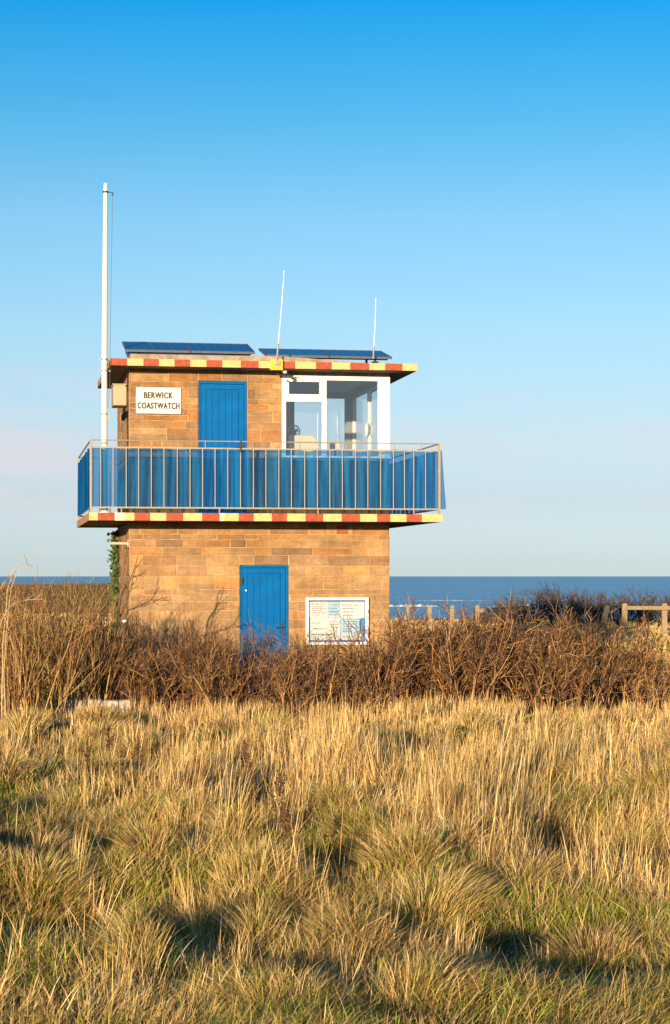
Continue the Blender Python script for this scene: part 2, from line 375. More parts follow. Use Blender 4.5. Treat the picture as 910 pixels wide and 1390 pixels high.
# ------------------------------------------------------------------ terrain and sea
SEAZ = -7.0
def hump(x, y, cx, cy, rx, ry, h):
    return h*np.exp(-((x-cx)/rx)**2 - ((y-cy)/ry)**2)
HOL = [(-1.62, 10.9, .62, 1.1, .46), (1.78, 13.4, .45, 1.2, .44), (-.85, 11.9, .28, .5, .2), (-1.05, 21.6, .5, 1.1, .22), (2.15, 22.6, .6, 1.3, .2), (.2, 17.0, .3, .8, .2),
       (-2.3, 13.0, .35, .7, .28), (-.1, 12.9, .35, .6, .22), (.9, 20.0, .35, .9, .18), (-2.9, 18.2, .5, .9, .22), (1.0, 10.2, .3, .5, .22), (-.6, 16.2, .3, .7, .18), (2.9, 17.4, .4, .9, .2), (.3, 9.0, .3, .4, .2)]
_tr = np.random.default_rng(21); TUS = []
for _ in range(4000):
    d_ = _tr.uniform(8.3, 25.0); x_ = _tr.uniform(-1, 1)*(.1724*d_+.8); rr_ = _tr.uniform(.16, .34)*(1+.02*(d_-8))
    if all((x_-a)**2+((y_-d_)*.7)**2 > (rr_+c)**2*1.1 for a, y_, c, e in TUS): TUS.append((x_, d_, rr_, _tr.uniform(.09, .22)))
    if len(TUS) >= 85: break
def hollow(x, y):
    m = 0
    for (cx, cy, rx, ry, h) in HOL:
        wx = x+.25*(fbm(x/.5, y/.5, 23, 2)-.5); m = np.maximum(m, np.exp(-(((wx-cx)/rx)**2+((y-cy)/ry)**2)**1.5)*h/.3)
    return m
def gz(x, y):
    x = np.asarray(x, float); y = np.asarray(y, float)
    near = 1 - sm(y, 24, 28)
    z = near*((fbm(x/2.6, y/3.4, 5, 2)-0.5)*0.26 + (fbm(x/0.62, y/0.85, 9, 2)-0.5)*0.30)
    z = z + (1-near)*(fbm(x/6, y/8, 3, 2)-0.5)*0.12*(1-np.exp(-((y-33)/4)**2)*0.9)
    z = z + hump(x, y, 2.6, 25.5, 2.2, 2.0, 0.14) + hump(x, y, -3.5, 24, 2.0, 2.5, 0.05)
    z = z-.30*hollow(x, y)-.14*sm(y, 18.5, 23)*(1-sm(y, 30, 31.3))
    for (cx, cy, rx, ry, h) in HOL: z = z+hump(x, y, cx-.1, cy-ry*1.25, rx*1.1, ry*.5, h*.22)
    for (cx, cy, cr, h) in TUS: z = z+np.where(np.abs(y-cy) < 3*cr, hump(x, y, cx, cy, cr*.8, cr*.8, h)-hump(x, y, cx+cr*.2, cy+cr*1.35, cr*.7, cr*.5, h*.6), 0)
    # bank on the left behind the tower
    left = 1 - sm(x, -7, -1)
    z = z + left*1.25*sm(y, 99, 116)
    z = z + (1-left)*0.18*sm(y, 55, 70)*0
    # the ground falls away to the shore
    edge = 86 + 42*left
    z = z - (9.5)*sm(y, edge, edge+60)
    return z
xs = np.concatenate([np.linspace(-260, -14, 50), np.linspace(-13.6, 13.6, 150), np.linspace(14, 260, 50)])
ys = np.concatenate([np.linspace(-160, 4, 30), np.linspace(4.2, 34, 200), np.linspace(34.5, 80, 90), np.linspace(81, 200, 60)])
X, Y = np.meshgrid(xs, ys); Z = gz(X, Y)
V = np.stack([X, Y, Z], -1).reshape(-1, 3); nx = len(xs); ny = len(ys)
i = np.arange(nx-1)[None, :] + np.arange(ny-1)[:, None]*nx
Q = np.stack([i, i+1, i+1+nx, i+nx], -1).reshape(-1, 4)
g = npmesh('ground', V, Q, M['ground'], smooth=True); tag(g, kind='structure')
b = MB(); sea_x = [-60000, -8000, -900, 0, 900, 8000, 60000]
b.face([(-60000, 100, 0), (60000, 100, 0), (60000, 60000, 0), (-60000, 60000, 0)])
sea = b.build('sea', M['sea'], loc=(0, 0, SEAZ)); tag(sea, kind='structure')
# two thin lines of breaking surf near the shore
b = MB()
for (x0, x1, yy, hh) in ((10, 33, 565, 0.8), (42, 70, 560, 0.8), (75, 100, 585, 0.4), (20, 60, 700, 0.3), (96, 108, 610, 0.4)):
    n = 40
    for k in range(n):
        a0 = x0+(x1-x0)*k/n; a1 = x0+(x1-x0)*(k+1)/n
        h = hh*math.sin(math.pi*(k+.5)/n)*random.uniform(0.3, 1.0); dy = random.uniform(-.5, .5)
        b.prism([(yy-1.5+dy, 0.0), (yy+dy, h), (yy+2.5+dy, 0.0)], 'x', a0, a1)
surf = b.build('surf', M['foam'], loc=(0, 0, SEAZ+0.05)); tag(surf, kind='structure')

# ------------------------------------------------------------------ building frame
AN = R(9.8); ca, sa = math.cos(AN), math.sin(AN)
Y0 = 31.8; X0 = Y0*(176-455)/F
def W(u, v, z): return Vector((X0+u*ca-v*sa, Y0+u*sa+v*ca, z))
def U(px, v=0.0):
    k = (px-455)/F; return (k*(Y0+v*ca)-X0+v*sa)/(ca-k*sa)
def ZZ(py, px, v=0.0):
    u = U(px, v); return CAMZ-(py-HOR)*(Y0+u*sa+v*ca)/F
def at(px, d, z=None, py=None):
    x = (px-455)/F*d
    if py is not None: z = CAMZ-(py-HOR)*d/F
    if z is None: z = float(gz(x, d))
    return Vector((x, d, z))

WW = U(528.5); DEP = 3.2
vS = -0.9; sL = U(121, vS); sR = U(601, vS); sZ1 = ZZ(697, 360, vS); sZ0 = ZZ(707, 360, vS)
vR = -0.5; rL = U(149.3, vR); rR = U(566.5, vR); rZ0 = ZZ(499.2, 360, vR); rZ1 = ZZ(490.2, 360, vR)
sBack = DEP+0.72; rBack = DEP+0.25
tower = empty('lookout_tower', W(0, 0, 0), AN)
tag(tower, 'square sandstone lookout tower with blue doors, corner window and striped balcony edge', 'tower')

STONES = [(0.435, 0.24, 0.10), (0.405, 0.222, 0.098), (0.44, 0.26, 0.122), (0.40, 0.20, 0.082), (0.42, 0.247, 0.115), (0.36, 0.21, 0.10), (0.46, 0.243, 0.092), (0.31, 0.185, 0.10), (0.45, 0.215, 0.078), (0.35, 0.19, 0.09)]
def pale(p, t): return tuple(a*(1-t)+b*t for a, b in zip(p, (0.53, 0.345, 0.18)))
def stones(mb, a0, a1, z0, z1, holes, fn, seed, palef=None):
    r = random.Random(seed); z = z0
    while z < z1-0.02:
        h = r.choice([0.09, 0.11, 0.13, 0.15, 0.17, 0.2, 0.22, 0.12]); 
        if z1-(z+h) < 0.09: h = z1-z
        a = a0-r.uniform(0, 0.3)
        while a < a1:
            l = r.uniform(0.2, 0.72); 
            x0 = max(a, a0); x1 = min(a+l, a1)
            if a1-x1 < 0.1: x1 = a1; l = 9
            rows = [(z, z+h)]
            if h > 0.17 and r.random() < 0.22: s_ = z+h*r.uniform(.4, .6); rows = [(z, s_), (s_, z+h)]
            for (q0, q1) in rows:
                rects = [(x0, x1, q0, q1)]
                for (h0, h1, k0, k1) in holes:
                    nr = []
                    for (p0, p1, t0, t1) in rects:
                        if p1 <= h0 or p0 >= h1 or t1 <= k0 or t0 >= k1: nr.append((p0, p1, t0, t1)); continue
                        if p0 < h0: nr.append((p0, h0, t0, t1))
                        if p1 > h1: nr.append((h1, p1, t0, t1))
                        m0 = max(p0, h0); m1_ = min(p1, h1)
                        if t0 < k0: nr.append((m0, m1_, t0, k0))
                        if t1 > k1: nr.append((m0, m1_, k1, t1))
                    rects = nr
                col = r.choice(STONES); br = r.uniform(0.80, 1.13)
                if r.random() < 0.05: col = (0.36, 0.20, 0.105)
                for (p0, p1, t0, t1) in rects:
                    if p1-p0 < 0.02 or t1-t0 < 0.02: continue
                    t = palef((p0+p1)/2, (t0+t1)/2) if palef else 0
                    cc = tuple(c*br for c in pale(col, t))
                    j = 0.0035; e = r.uniform(0.003, 0.010); bv = 0.006
                    p0_, p1_, t0_, t1_ = p0+j*r.uniform(.6, 1.6), p1-j*r.uniform(.6, 1.6), t0+j*r.uniform(.6, 1.6), t1-j*r.uniform(.6, 1.6)
                    o = [fn(p0_, t0_, 0), fn(p1_, t0_, 0), fn(p1_, t1_, 0), fn(p0_, t1_, 0)]
                    jit = lambda: r.uniform(0, .004)
                    inn = [fn(p0_+bv+jit(), t0_+bv+jit(), e), fn(p1_-bv-jit(), t0_+bv+jit(), e), fn(p1_-bv-jit(), t1_-bv-jit(), e), fn(p0_+bv+jit(), t1_-bv-jit(), e)]
                    mb.face(inn, 1, cc)
                    for q in range(4):
                        mb.face([o[q], o[(q+1) % 4], inn[(q+1) % 4], inn[q]], 1, cc)
            a += l
        z += h
front = lambda a, z, d: (a, -d, z)
left = lambda a, z, d: (-d, a, z)
right = lambda a, z, d: (WW+d, a, z)
back = lambda a, z, d: (a, DEP+d, z)
TH = 0.24
dl0, dl1, dlz = U(325.5), U(392.5), ZZ(767, 360)       # ground floor door
du0, du1 = U(269.5), U(336); duz0 = sZ1+0.06; duz1 = ZZ(517, 300)
wn0 = U(382.9); wz0 = ZZ(623, 455); wz1 = ZZ(510.5, 455)

# ground floor walls
b = MB(); zb = -0.4; zt = sZ0
b.box(0, dl0, 0, TH, zb, zt); b.box(dl1, WW, 0, TH, zb, zt); b.box(dl0, dl1, 0, TH, dlz, zt); b.box(dl0, dl1, 0, TH, zb, 0.02)
b.box(0, TH, TH, DEP-TH, zb, zt); b.box(WW-TH, WW, TH, DEP-TH, zb, zt); b.box(0, WW, DEP-TH, DEP, zb, zt)
pf = lambda a, z: max(0, min(0.8, (2.15-z)*0.5))*(1 if a < dl0 else 0.55)
stones(b, 0, WW, zb, zt, [(dl0, dl1, 0.02, dlz)], front, 3, pf)
stones(b, 0, DEP, zb, zt, [], left, 4, pf); stones(b, 0, DEP, zb, zt, [], right, 5); stones(b, 0, WW, zb, zt, [], back, 6)
b.build('ground_floor_wall', [M['mortar'], M['stone']], tower, colattr=True)

# upper floor walls
b = MB(); zb = sZ1; zt = rZ0
b.box(0, du0, 0, TH, zb, zt); b.box(du1, wn0, 0, TH, zb, zt); b.box(du0, du1, 0, TH, duz1, zt); b.box(du0, du1, 0, TH, zb, duz0)
b.box(wn0, WW, 0, TH, zb, wz0)
b.box(0, TH, TH, DEP-TH, zb, zt); b.box(WW-TH, WW, TH, DEP-TH, zb, wz0)
bw = U(430)
b.box(0, bw, DEP-TH, DEP, zb, zt); b.box(bw, WW, DEP-TH, DEP, zb, wz0)
b.box(wn0, WW, 0, TH, wz1, zt, 2); b.box(WW-TH, WW, TH, DEP-TH, wz1, zt, 2); b.box(bw, WW, DEP-TH, DEP, wz1, zt, 2)
stones(b, 0, wn0, zb, zt, [(du0, du1, duz0, duz1)], front, 13, lambda a, z: -.1)
stones(b, wn0, WW, zb, wz0-.03, [], front, 14)
stones(b, 0, DEP, zb, zt, [], left, 15, lambda a, z: .25); stones(b, 0, DEP, zb, wz0-.03, [], right, 16); stones(b, 0, bw, zb, zt, [], back, 17)
b.build('upper_floor_wall', [M['mortar'], M['stone'], M['concrete']], tower, colattr=True)
# interior lining and ceiling
b = MB()
b.box(TH+.003, WW-TH-.003, TH+.003, DEP-TH-.003, rZ0-0.06, rZ0-0.03)
b.build('ceiling', M['plaster'], tower)

# slabs with painted edges
def slab(name, u0, u1, v0, v1, z0, z1, frontst, v_plane, seed, parent, pitch):
    r = random.Random(seed); b = MB()
    t = 0.012
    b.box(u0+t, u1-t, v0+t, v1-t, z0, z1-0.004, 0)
    def seg(kind, p, q):
        mi = {'r': 1, 'y': 2, 'c': 3}[kind]; return mi
    # front edge strips
    for (k, p0, p1) in frontst:
        a0 = U(p0, v_plane); a1 = U(p1, v_plane); sl = r.uniform(-.01, .01)
        a0 = max(a0, u0); a1 = min(a1, u1)
        b.prism([(a0, z0-0.004), (a1, z0-0.004), (a1+0.0, z1), (a0, z1)], 'y', v0-0.002, v0+t, seg(k, 0, 0))
    # sides and back
    for side in (0, 1):
        v = v0+t; k = r.random() < .5
        while v < v1-t:
            l = pitch*r.uniform(.9, 1.1); ve = min(v+l, v1-t)
            if side == 0: b.box(u0, u0+t, v, ve, z0-.004, z1, 1 if k else 2)
            else: b.box(u1-t, u1, v, ve, z0-.004, z1, 1 if k else 2)
            v = ve; k = not k
    u = u0; k = True
    while u < u1-1e-4:
        ue = min(u+pitch*r.uniform(.9, 1.1), u1); b.box(u, ue, v1-t, v1, z0-.004, z1, 1 if k else 2); u = ue; k = not k
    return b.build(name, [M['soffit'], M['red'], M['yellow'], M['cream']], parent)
st = [('y',120,133),('r',133,156),('c',156,169.5),('y',169.5,182.6),('r',182.6,204),('y',204,226),('r',226,249),('y',249,274.6),('r',274.6,298.6),('c',298.6,304.5),('y',304.5,324.4),('r',324.4,344.8),('y',344.8,369),('r',369,390),('y',390,415),('r',415,439),('y',439,464),('r',464,489),('y',489,512),('r',512,530),('y',530,552),('r',552,573),('y',573,602)]
slab('balcony_slab', sL, sR, vS, sBack, sZ0, sZ1, st, vS, 1, tower, 0.26)
rt = [('r',149,173),('y',173,195),('r',195,216),('y',216,237),('r',237,258.5),('y',258.5,280.5),('r',280.5,302),('y',302,327),('r',327,351.5),('y',351.5,375),('r',375,401),('y',401,429),('r',429,450.6),('y',450.6,475.5),('r',475.5,501.6),('y',501.6,523),('r',523,546.5),('y',546.5,568)]
roof = slab('roof_slab', rL, rR, vR, rBack, rZ0, rZ1, rt, vR, 2, tower, 0.26)
# raised concrete curb on the roof, sloping down to the right
ku0, ku1, ku2 = U(177, -.3), U(392, -.3), U(520, -.3)
b = MB(); b.prism([(ku0, rZ1-.003), (ku2, rZ1-.003), (ku2, rZ1+.006), (ku1, rZ1+.105), (ku0, rZ1+.10)], 'y', -0.3, rBack-.3)
b.build('roof_curb', M['concrete'], tower, bevel=.01)

# doors
def door(u0, u1, z0, z1, hside, seed, hinge=False):
    r = random.Random(seed); w_ = u1-u0; h = z1-z0; fr = 0.045; lf = 0.045
    y0 = 0.035
    D = empty('door', (u0, 0, z0)); D.parent = tower
    b = MB()
    b.box(0.004, fr, y0, y0+.09, 0, h-.004); b.box(w_-fr, w_-.004, y0, y0+.09, 0, h-.004); b.box(fr, w_-fr, y0, y0+.09, h-fr, h-.004)
    b.box(-.01, w_+.01, -0.035, y0+.02, -.035, 0.0, 0)
    b.build('door_frame', M['blue'], D, bevel=.005)
    b = MB(); a0, a1 = fr+.004, w_-fr-.004; st_ = 0.085; zt_ = h-fr-.005
    yl = y0+.018
    b.box(a0, a0+st_, yl, yl+lf, .005, zt_); b.box(a1-st_, a1, yl, yl+lf, .005, zt_)
    b.box(a0+st_, a1-st_, yl, yl+lf, zt_-st_, zt_); b.box(a0+st_, a1-st_, yl, yl+lf, .005, .16)
    n = 5; bw_ = (a1-a0-2*st_)/n
    for k in range(n):
        b.box(a0+st_+k*bw_+.004, a0+st_+(k+1)*bw_-.004, yl+.014+r.uniform(0, .002), yl+.034, .16, zt_-st_)
    b.box(a0+st_, a1-st_, yl+.026, yl+.04, .16, zt_-st_)
    leaf = b.build('door_leaf', M['blue'], D, bevel=.004)
    b = MB(); hx = a1-.045 if hside > 0 else a0+.045
    b.box(hx-.02, hx+.02, yl-.008, yl, .92, 1.16)
    b.tube([(hx, yl-.01, 1.06), (hx, yl-.05, 1.06), (hx-.03*hside, yl-.055, 1.06), (hx-.13*hside, yl-.055, 1.055)], .009, 8)
    b.build('handle', M['dark'], leaf, bevel=0)
    if hinge:
        b = MB(); b.box(-.005, .055, y0-.02, y0-.001, h-.32, h-.2); b.box(.03, .05, y0-.035, y0-.02, h-.30, h-.22)
        b.build('lock_plate', M['dark'], leaf)
        b = MB(); b.tube([(.11, yl-.012, h-.42), (.11, yl-.002, h-.42)], .015, 10); b.build('spyhole', M['white'], leaf)
    for zz in (.25, h*.5, h-.3):
        b = MB(); b.tube([(a0+.004 if hside > 0 else a1-.004, yl-.006, zz-.05), (a0+.004 if hside > 0 else a1-.004, yl-.006, zz+.05)], .009, 8); b.build('hinge', M['blue'], D)
    return D
d1 = door(dl0, dl1, 0.02, dlz, 1, 1, True); d1['label'] = 'ground floor blue boarded door half hidden by bushes'
d2 = door(du0, du1, duz0, duz1, 1, 2); d2['label'] = 'upper blue boarded door opening on to the balcony'

# corner window
win = empty('corner_window', (wn0, 0, wz0)); win.parent = tower
win['label'] = 'white framed corner window glazed on three sides of the lookout room'
H = wz1-wz0; wl = WW-wn0
def rel(px): return U(px)-wn0
def relz(py): return ZZ(py, 455)-wz0
b = MB(); fy0, fy1 = -0.012, 0.07
x_post = rel(513.8); x_m0, x_m1 = rel(437.6), rel(443.4)
b.box(0, rel(388.4), fy0, fy1, 0, H); b.box(x_post, wl+.012, fy0, .10, 0, H)
b.box(x_m0, x_m1, fy0, fy1, 0, H)
b.box(rel(388.4), x_m0, fy0, fy1, relz(518.5), H); b.box(x_m1, x_post, fy0, fy1, relz(516.5), H)
b.box(rel(388.4), x_m0, fy0, fy1, 0, .05); b.box(x_m1, x_post, fy0, fy1, 0, .05)
b.box(rel(388.4), x_m0, fy0, fy1, relz(546), relz(541))
b.box(-.02, wl+.03, -.07, fy0-.002, -.03, .03)
b.build('window_frame', M['white'], win, bevel=.004)
b = MB(); vy0 = fy0-.018; s0, s1, t0, t1 = rel(388.6), rel(437.4), relz(541.2), relz(514.5)
p0, p1, q0, q1 = rel(392.2), rel(433.7), relz(536), relz(519.2)
b.box(s0, p0, vy0, fy0-.002, t0, t1); b.box(p1, s1, vy0, fy0-.002, t0, t1); b.box(p0, p1, vy0, fy0-.002, t0, q0); b.box(p0, p1, vy0, fy0-.002, q1, t1)
sash = b.build('vent_sash', M['white'], win, bevel=.003)
b = MB(); b.tube([(rel(395), vy0, t1-.02), (rel(398), vy0-.03, t1+.02), (rel(404), vy0-.035, t1+.02), (rel(410), vy0-.02, t1-.03), (rel(411), vy0-.01, t1-.05)], .006, 6)
b.build('stay_hook', M['galv'], sash)
def pane(u0, u1, z0, z1, y, par=win, nm='pane'):
    b = MB(); b.box(u0-.004, u1+.004, y, y+.004, z0-.004, z1+.004); return b.build(nm, M['glass'], par)
pane(p0, p1, q0, q1, .02); pane(rel(388.4), x_m0, .05, relz(546), .022); pane(x_m1, x_post, .05, relz(516.5), .024)
# side (right) glazing
b = MB(); xs0, xs1 = wl-.06, wl+.012
b.box(xs0, xs1, .10, .16, 0, H); b.box(xs0, xs1, DEP-.12, DEP, 0, H); mid = 1.62
b.box(xs0, xs1, mid-.035, mid+.035, 0, H)
for (a, c) in ((.16, mid-.035), (mid+.035, DEP-.12)): b.box(xs0, xs1, a, c, 0, .06); b.box(xs0, xs1, a, c, H-.08, H)
b.build('window_frame', M['white'], win, bevel=.004)
for (a, c) in ((.16, mid-.035), (mid+.035, DEP-.12)):
    bb = MB(); bb.box(xs0+.03, xs0+.034, a, c, .05, H-.07); bb.build('pane', M['glass'], win)
# rear glazing
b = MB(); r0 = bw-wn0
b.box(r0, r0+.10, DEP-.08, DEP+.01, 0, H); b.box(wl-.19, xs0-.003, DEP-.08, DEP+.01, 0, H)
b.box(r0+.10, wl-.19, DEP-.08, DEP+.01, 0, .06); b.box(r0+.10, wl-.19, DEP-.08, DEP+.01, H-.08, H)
b.build('window_frame', M['shadedframe'], win, bevel=.004)
bb = MB(); bb.box(r0+.09, wl-.18, DEP-.04, DEP-.036, .05, H-.07); bb.build('pane', M['glass'], win)

# terracotta vent brick
b = MB(); v0, v1 = U(457), U(472); vz0, vz1 = ZZ(725, 464), ZZ(713.5, 464)
b.box(v0, v1, -.016, -.002, vz0, vz1)
n = 6
for k in range(n):
    for j in range(4):
        uu = v0+(v1-v0)*(k+.5)/n; zz = vz0+(vz1-vz0)*(j+.5)/4
        b.box(uu-.007, uu+.007, -.0185, -.0162, zz-.01, zz+.01, 1)
b.build('air_vent', [M['terra'], M['black']], tower)

# railing
vF = vS+.06; gL = U(123.5, vF); gR = U(596.5, vF); gB = sBack-.08
zT = ZZ(599.8, 360, vF); z2 = ZZ(609.5, 360, vF); z3 = ZZ(690, 360, vF)
rail = empty('railing', (gL, vF, sZ1)); rail.parent = tower
def LR(u, v, z): return (u-gL, v-vF, z-sZ1)
b = MB()
b.tube([LR(gL, vF, zT), LR(gR, vF, zT)], .010, 6)
for (u) in (gL, gR): b.tube([LR(u, vF, zT), LR(u, gB, zT)], .013, 6)
b.tube([LR(gL, gB, zT), LR(gR, gB, zT)], .010, 6)
b.build('top_rail', M['rail'], rail)
b = MB()
for zz in (z2, z3):
    b.box(0, gR-gL, -.006, .006, zz-sZ1-.012, zz-sZ1+.012)
    b.box(0, gR-gL, gB-vF-.006, gB-vF+.006, zz-sZ1-.012, zz-sZ1+.012)
    for u in (gL, gR): b.box(u-gL-.006, u-gL+.006, .006, gB-vF-.006, zz-sZ1-.012, zz-sZ1+.012)
b.build('flat_rail', M['rail'], rail)
balm = None
def inst(name, mesh, parent, loc):
    o = bpy.data.objects.new(name, mesh); C.objects.link(o); o.parent = parent; o.location = loc; return o
bb = MB(); bb.tube([(0, 0, z3-sZ1), (0, 0, z2-sZ1)], .009, 6); proto = bb.build('baluster', M['rail'], rail, loc=(U(137, vF)-gL, 0, 0))
fx = [137+17.28*k for k in range(1, 23)] + [535, 549.5, 562, 578]
for px in fx: inst('baluster', proto.data, rail, (U(px, vF)-gL+random.uniform(-.006, .006), 0, 0))
n = 13
for side in (gL, gR):
    for k in range(1, n): inst('baluster', proto.data, rail, (side-gL, (gB-vF)*k/n, 0))
n = 30
for k in range(1, n): inst('baluster', proto.data, rail, ((gR-gL)*k/n, gB-vF, 0))
bb = MB(); bb.box(-.018, .018, -.018, .018, 0, zT-sZ1); pp = bb.build('post', M['rail'], rail, loc=(0, 0, 0), bevel=.003)
for (u, v) in ((gR, vF), (gL, gB), (gR, gB)): 
    o = inst('post', pp.data, rail, LR(u, v, sZ1))
bb = MB(); bb.box(-.009, .009, -.009, .009, 0, z3-sZ1); ft = bb.build('foot', M['rail'], rail, loc=(U(165, vF)-gL, 0, 0))
for px in (298, 432, 562): inst('foot', ft.data, rail, (U(px, vF)-gL, 0, 0))
bb = MB(); bb.box(-.006, .006, -.006, .006, z2-sZ1, zT-sZ1); sb = bb.build('stub', M['rail'], rail, loc=(U(206, vF)-gL, 0, 0))
for px in (279, 343, 407, 470, 536, 572): inst('stub', sb.data, rail, (U(px, vF)-gL, 0, 0))
bb = MB(); bb.box(-.012, .012, -.02, .02, z2-sZ1-.06, zT-sZ1+.02); bb.build('gate_latch', M['dark'], rail, loc=(U(327, vF)-gL, 0, 0))

# blue netting inside the railing
def net(name, pts, zlo, zhi, seed, label, flare=None, amp=.02):
    """pts: polyline (u,v); folded hanging sheet"""
    r = random.Random(seed); segs = []; tot = 0
    for a, c in zip(pts[:-1], pts[1:]):
        l = math.hypot(c[0]-a[0], c[1]-a[1]); segs.append((a, c, l, tot)); tot += l
    n = int(tot/.02); nz = 8; vs = []; fs = []
    ph = [r.uniform(0, 6) for _ in range(5)]
    for i_ in range(n+1):
        s = tot*i_/n
        for (a, c, l, t0) in segs:
            if s <= t0+l+1e-6: break
        t = (s-t0)/l; u = a[0]+(c[0]-a[0])*t; v = a[1]+(c[1]-a[1])*t
        nu, nv = -(c[1]-a[1])/l, (c[0]-a[0])/l
        f = math.sin(s*31+ph[0])+.6*math.sin(s*53+ph[1])+.8*math.sin(s*17+ph[2])
        top = .012*math.sin(s*6.5+ph[3])+.008*math.sin(s*15+ph[4])
        sag = abs(math.sin(s*math.pi/.82))*0.014
        for j in range(nz+1):
            q = j/nz; z = zlo+(zhi+top-sag-zlo)*q
            off = amp*f*(0.45+.55*(1-q))*.6+amp*1.3
            du = 0
            if flare and s > tot-flare[0]: du = flare[1]*((s-(tot-flare[0]))/flare[0])*(1-q)
            vs.append((u+nu*off+du*(c[0]-a[0])/l, v+nv*off+du*(c[1]-a[1])/l, z))
    for i_ in range(n):
        for j in range(nz):
            k = i_*(nz+1)+j; fs.append((k, k+nz+1, k+nz+2, k+1))
    o3 = W(pts[0][0], pts[0][1], zlo); u0_, v0_ = pts[0]
    me = bpy.data.meshes.new(name); me.from_pydata([(a-u0_, c-v0_, z-zlo) for a, c, z in vs], [], fs); me.materials.append(M['net'])
    me.polygons.foreach_set('use_smooth', [True]*len(fs))
    o = bpy.data.objects.new(name, me); C.objects.link(o); o.location = o3; o.rotation_euler.z = AN
    sol = o.modifiers.new('thickness', 'SOLIDIFY'); sol.thickness = .0015
    o.modifiers.remove(sol)
    tag(o, label, 'netting'); return o
zn0 = z3+.005; zn1 = z2+.005
net('blue_netting', [(gL+.02, vF+.012), (gR-.02, vF+.012), (gR+.045, vF-.0)], zn0, zn1, 1, 'long see-through blue netting hung along the front of the balcony railing', flare=(.12, .07))
net('blue_netting', [(gL-.045, gB-.05), (gL-.045, vF-.01)], zn0, zn1, 2, 'blue netting along the short left side of the balcony, seen edge on')
net('blue_netting', [(gR-.03, vF+.06), (gR-.03, gB-.05)], zn0, zn1, 3, 'blue netting along the right side of the balcony, seen through the front netting')

# name sign
def text_mesh(txt, size, offset=0.0, cond=1.0):
    cu = bpy.data.curves.new('t', 'FONT'); cu.body = txt; cu.size = size; cu.offset = offset; cu.align_x = 'CENTER'; cu.align_y = 'CENTER'
    cu.extrude = 0.0015; cu.space_character = 1.12
    o = bpy.data.objects.new('t', cu); C.objects.link(o)
    dg = bpy.context.evaluated_depsgraph_get(); me = bpy.data.meshes.new_from_object(o.evaluated_get(dg))
    bpy.data.objects.remove(o); bpy.data.curves.remove(cu)
    vs = [(v.co.x*cond, v.co.y, v.co.z) for v in me.vertices]; fs = [tuple(p.vertices) for p in me.polygons]
    bpy.data.meshes.remove(me); return vs, fs
s0, s1 = U(184.8), U(245.6); sz0, sz1 = ZZ(561.5, 215), ZZ(526.3, 215); sw = s1-s0; sh = sz1-sz0
sign = empty('name_sign', W(s0, -.014, sz0), AN); tag(sign, 'cream rectangular name sign with two lines of dark capitals left of the upper door', 'sign')
b = MB(); b.box(0, sw, -.02, 0, 0, sh); b.build('board', M['sign'], sign, bevel=.004)
b = MB()
for (t, zz, wpx) in (('BERWICK', .685, 39.5), ('COASTWATCH', .285, 57)):
    vs, fs = text_mesh(t, .14, .0042)
    x0_ = min(v[0] for v in vs); x1_ = max(v[0] for v in vs); wt = wpx/83.0; k = wt/(x1_-x0_)
    base = len(b.v); cx_ = sw*.5+(.0 if t[0] == 'B' else .0)
    for (dx_, dy_) in ((-.003, 0), (.003, .0004)):
        base = len(b.v)
        b.v += [((v[0]-(x0_+x1_)/2)*k+cx_+dx_, -.0225-dy_-v[2]*.5, sh*zz+v[1]) for v in vs]; b.c += [(1, 1, 1)]*len(vs)
        b.f += [tuple(base+i for i in f) for f in fs]; b.m += [0]*len(fs)
    b.build('lettering', M['ink'], sign); b = MB()

# notice board
n0, n1 = U(414.5), U(499.5); nz0, nz1 = ZZ(875.5, 457), ZZ(811, 457); nw = n1-n0; nh = nz1-nz0
nb = empty('notice_board', W(n0, -.014, nz0), AN); tag(nb, 'white framed notice board full of pinned papers right of the lower door', 'notice board')
b = MB(); fw = .05
b.box(0, nw, -.075, 0, nh-fw*.9, nh); b.box(0, nw, -.075, 0, 0, fw); b.box(0, fw, -.075, 0, fw, nh-fw*.9); b.box(nw-fw, nw, -.075, 0, fw, nh-fw*.9)
b.build('frame', M['white'], nb, bevel=.006)
b = MB(); b.box(fw-.005, nw-fw+.005, -.02, -.003, fw-.005, nh-fw*.9+.005); b.build('backing', M['boardblue'], nb)
def sheet(a0, a1, b0, b1, m, marks=0, inks=('greyink',), seed=0, y=-.024):
    r = random.Random(seed); iw = nw-2*fw; ih = nh-2*fw
    A0, A1, B0, B1 = fw+iw*a0, fw+iw*a1, fw+ih*(1-b1), fw+ih*(1-b0)
    b = MB(); b.box(A0, A1, y, y+.003, B0, B1, 0)
    hh = B1-B0; n = marks
    for k in range(n):
        zc = B1-hh*(k+1)/(n+1); x0_ = A0+(A1-A0)*r.uniform(.06, .15); x1_ = A0+(A1-A0)*r.uniform(.5, .93)
        x = x0_
        while x < x1_:
            l = r.uniform(.015, .07); b.box(x, min(x+l, x1_), y-.0012, y-.0002, zc-.006, zc+.006, 1+(r.randrange(len(inks)) if len(inks) > 1 else 0)); x += l+.008
    return b.build('notice', [M[m]]+[M[i] for i in inks], nb)
sheet(.02, .34, .03, .40, 'paper', 6, ('tanink', 'greyink'), 1)
sheet(.345, .55, .03, .42, 'paleblue', 4, ('greyink', 'boardblue'), 2)
sheet(.555, .985, .03, .44, 'paper', 4, ('greyink',), 3, )
sheet(.03, .35, .405, .95, 'paper', 3, ('greyink',), 4)
sheet(.353, .553, .425, .95, 'paper', 6, ('tanink',), 5)
sheet(.56, .90, .45, .80, 'paleblue', 5, ('boardblue', 'greyink'), 6)
sheet(.56, .93, .80, .95, 'paper', 1, ('greyink',), 7)
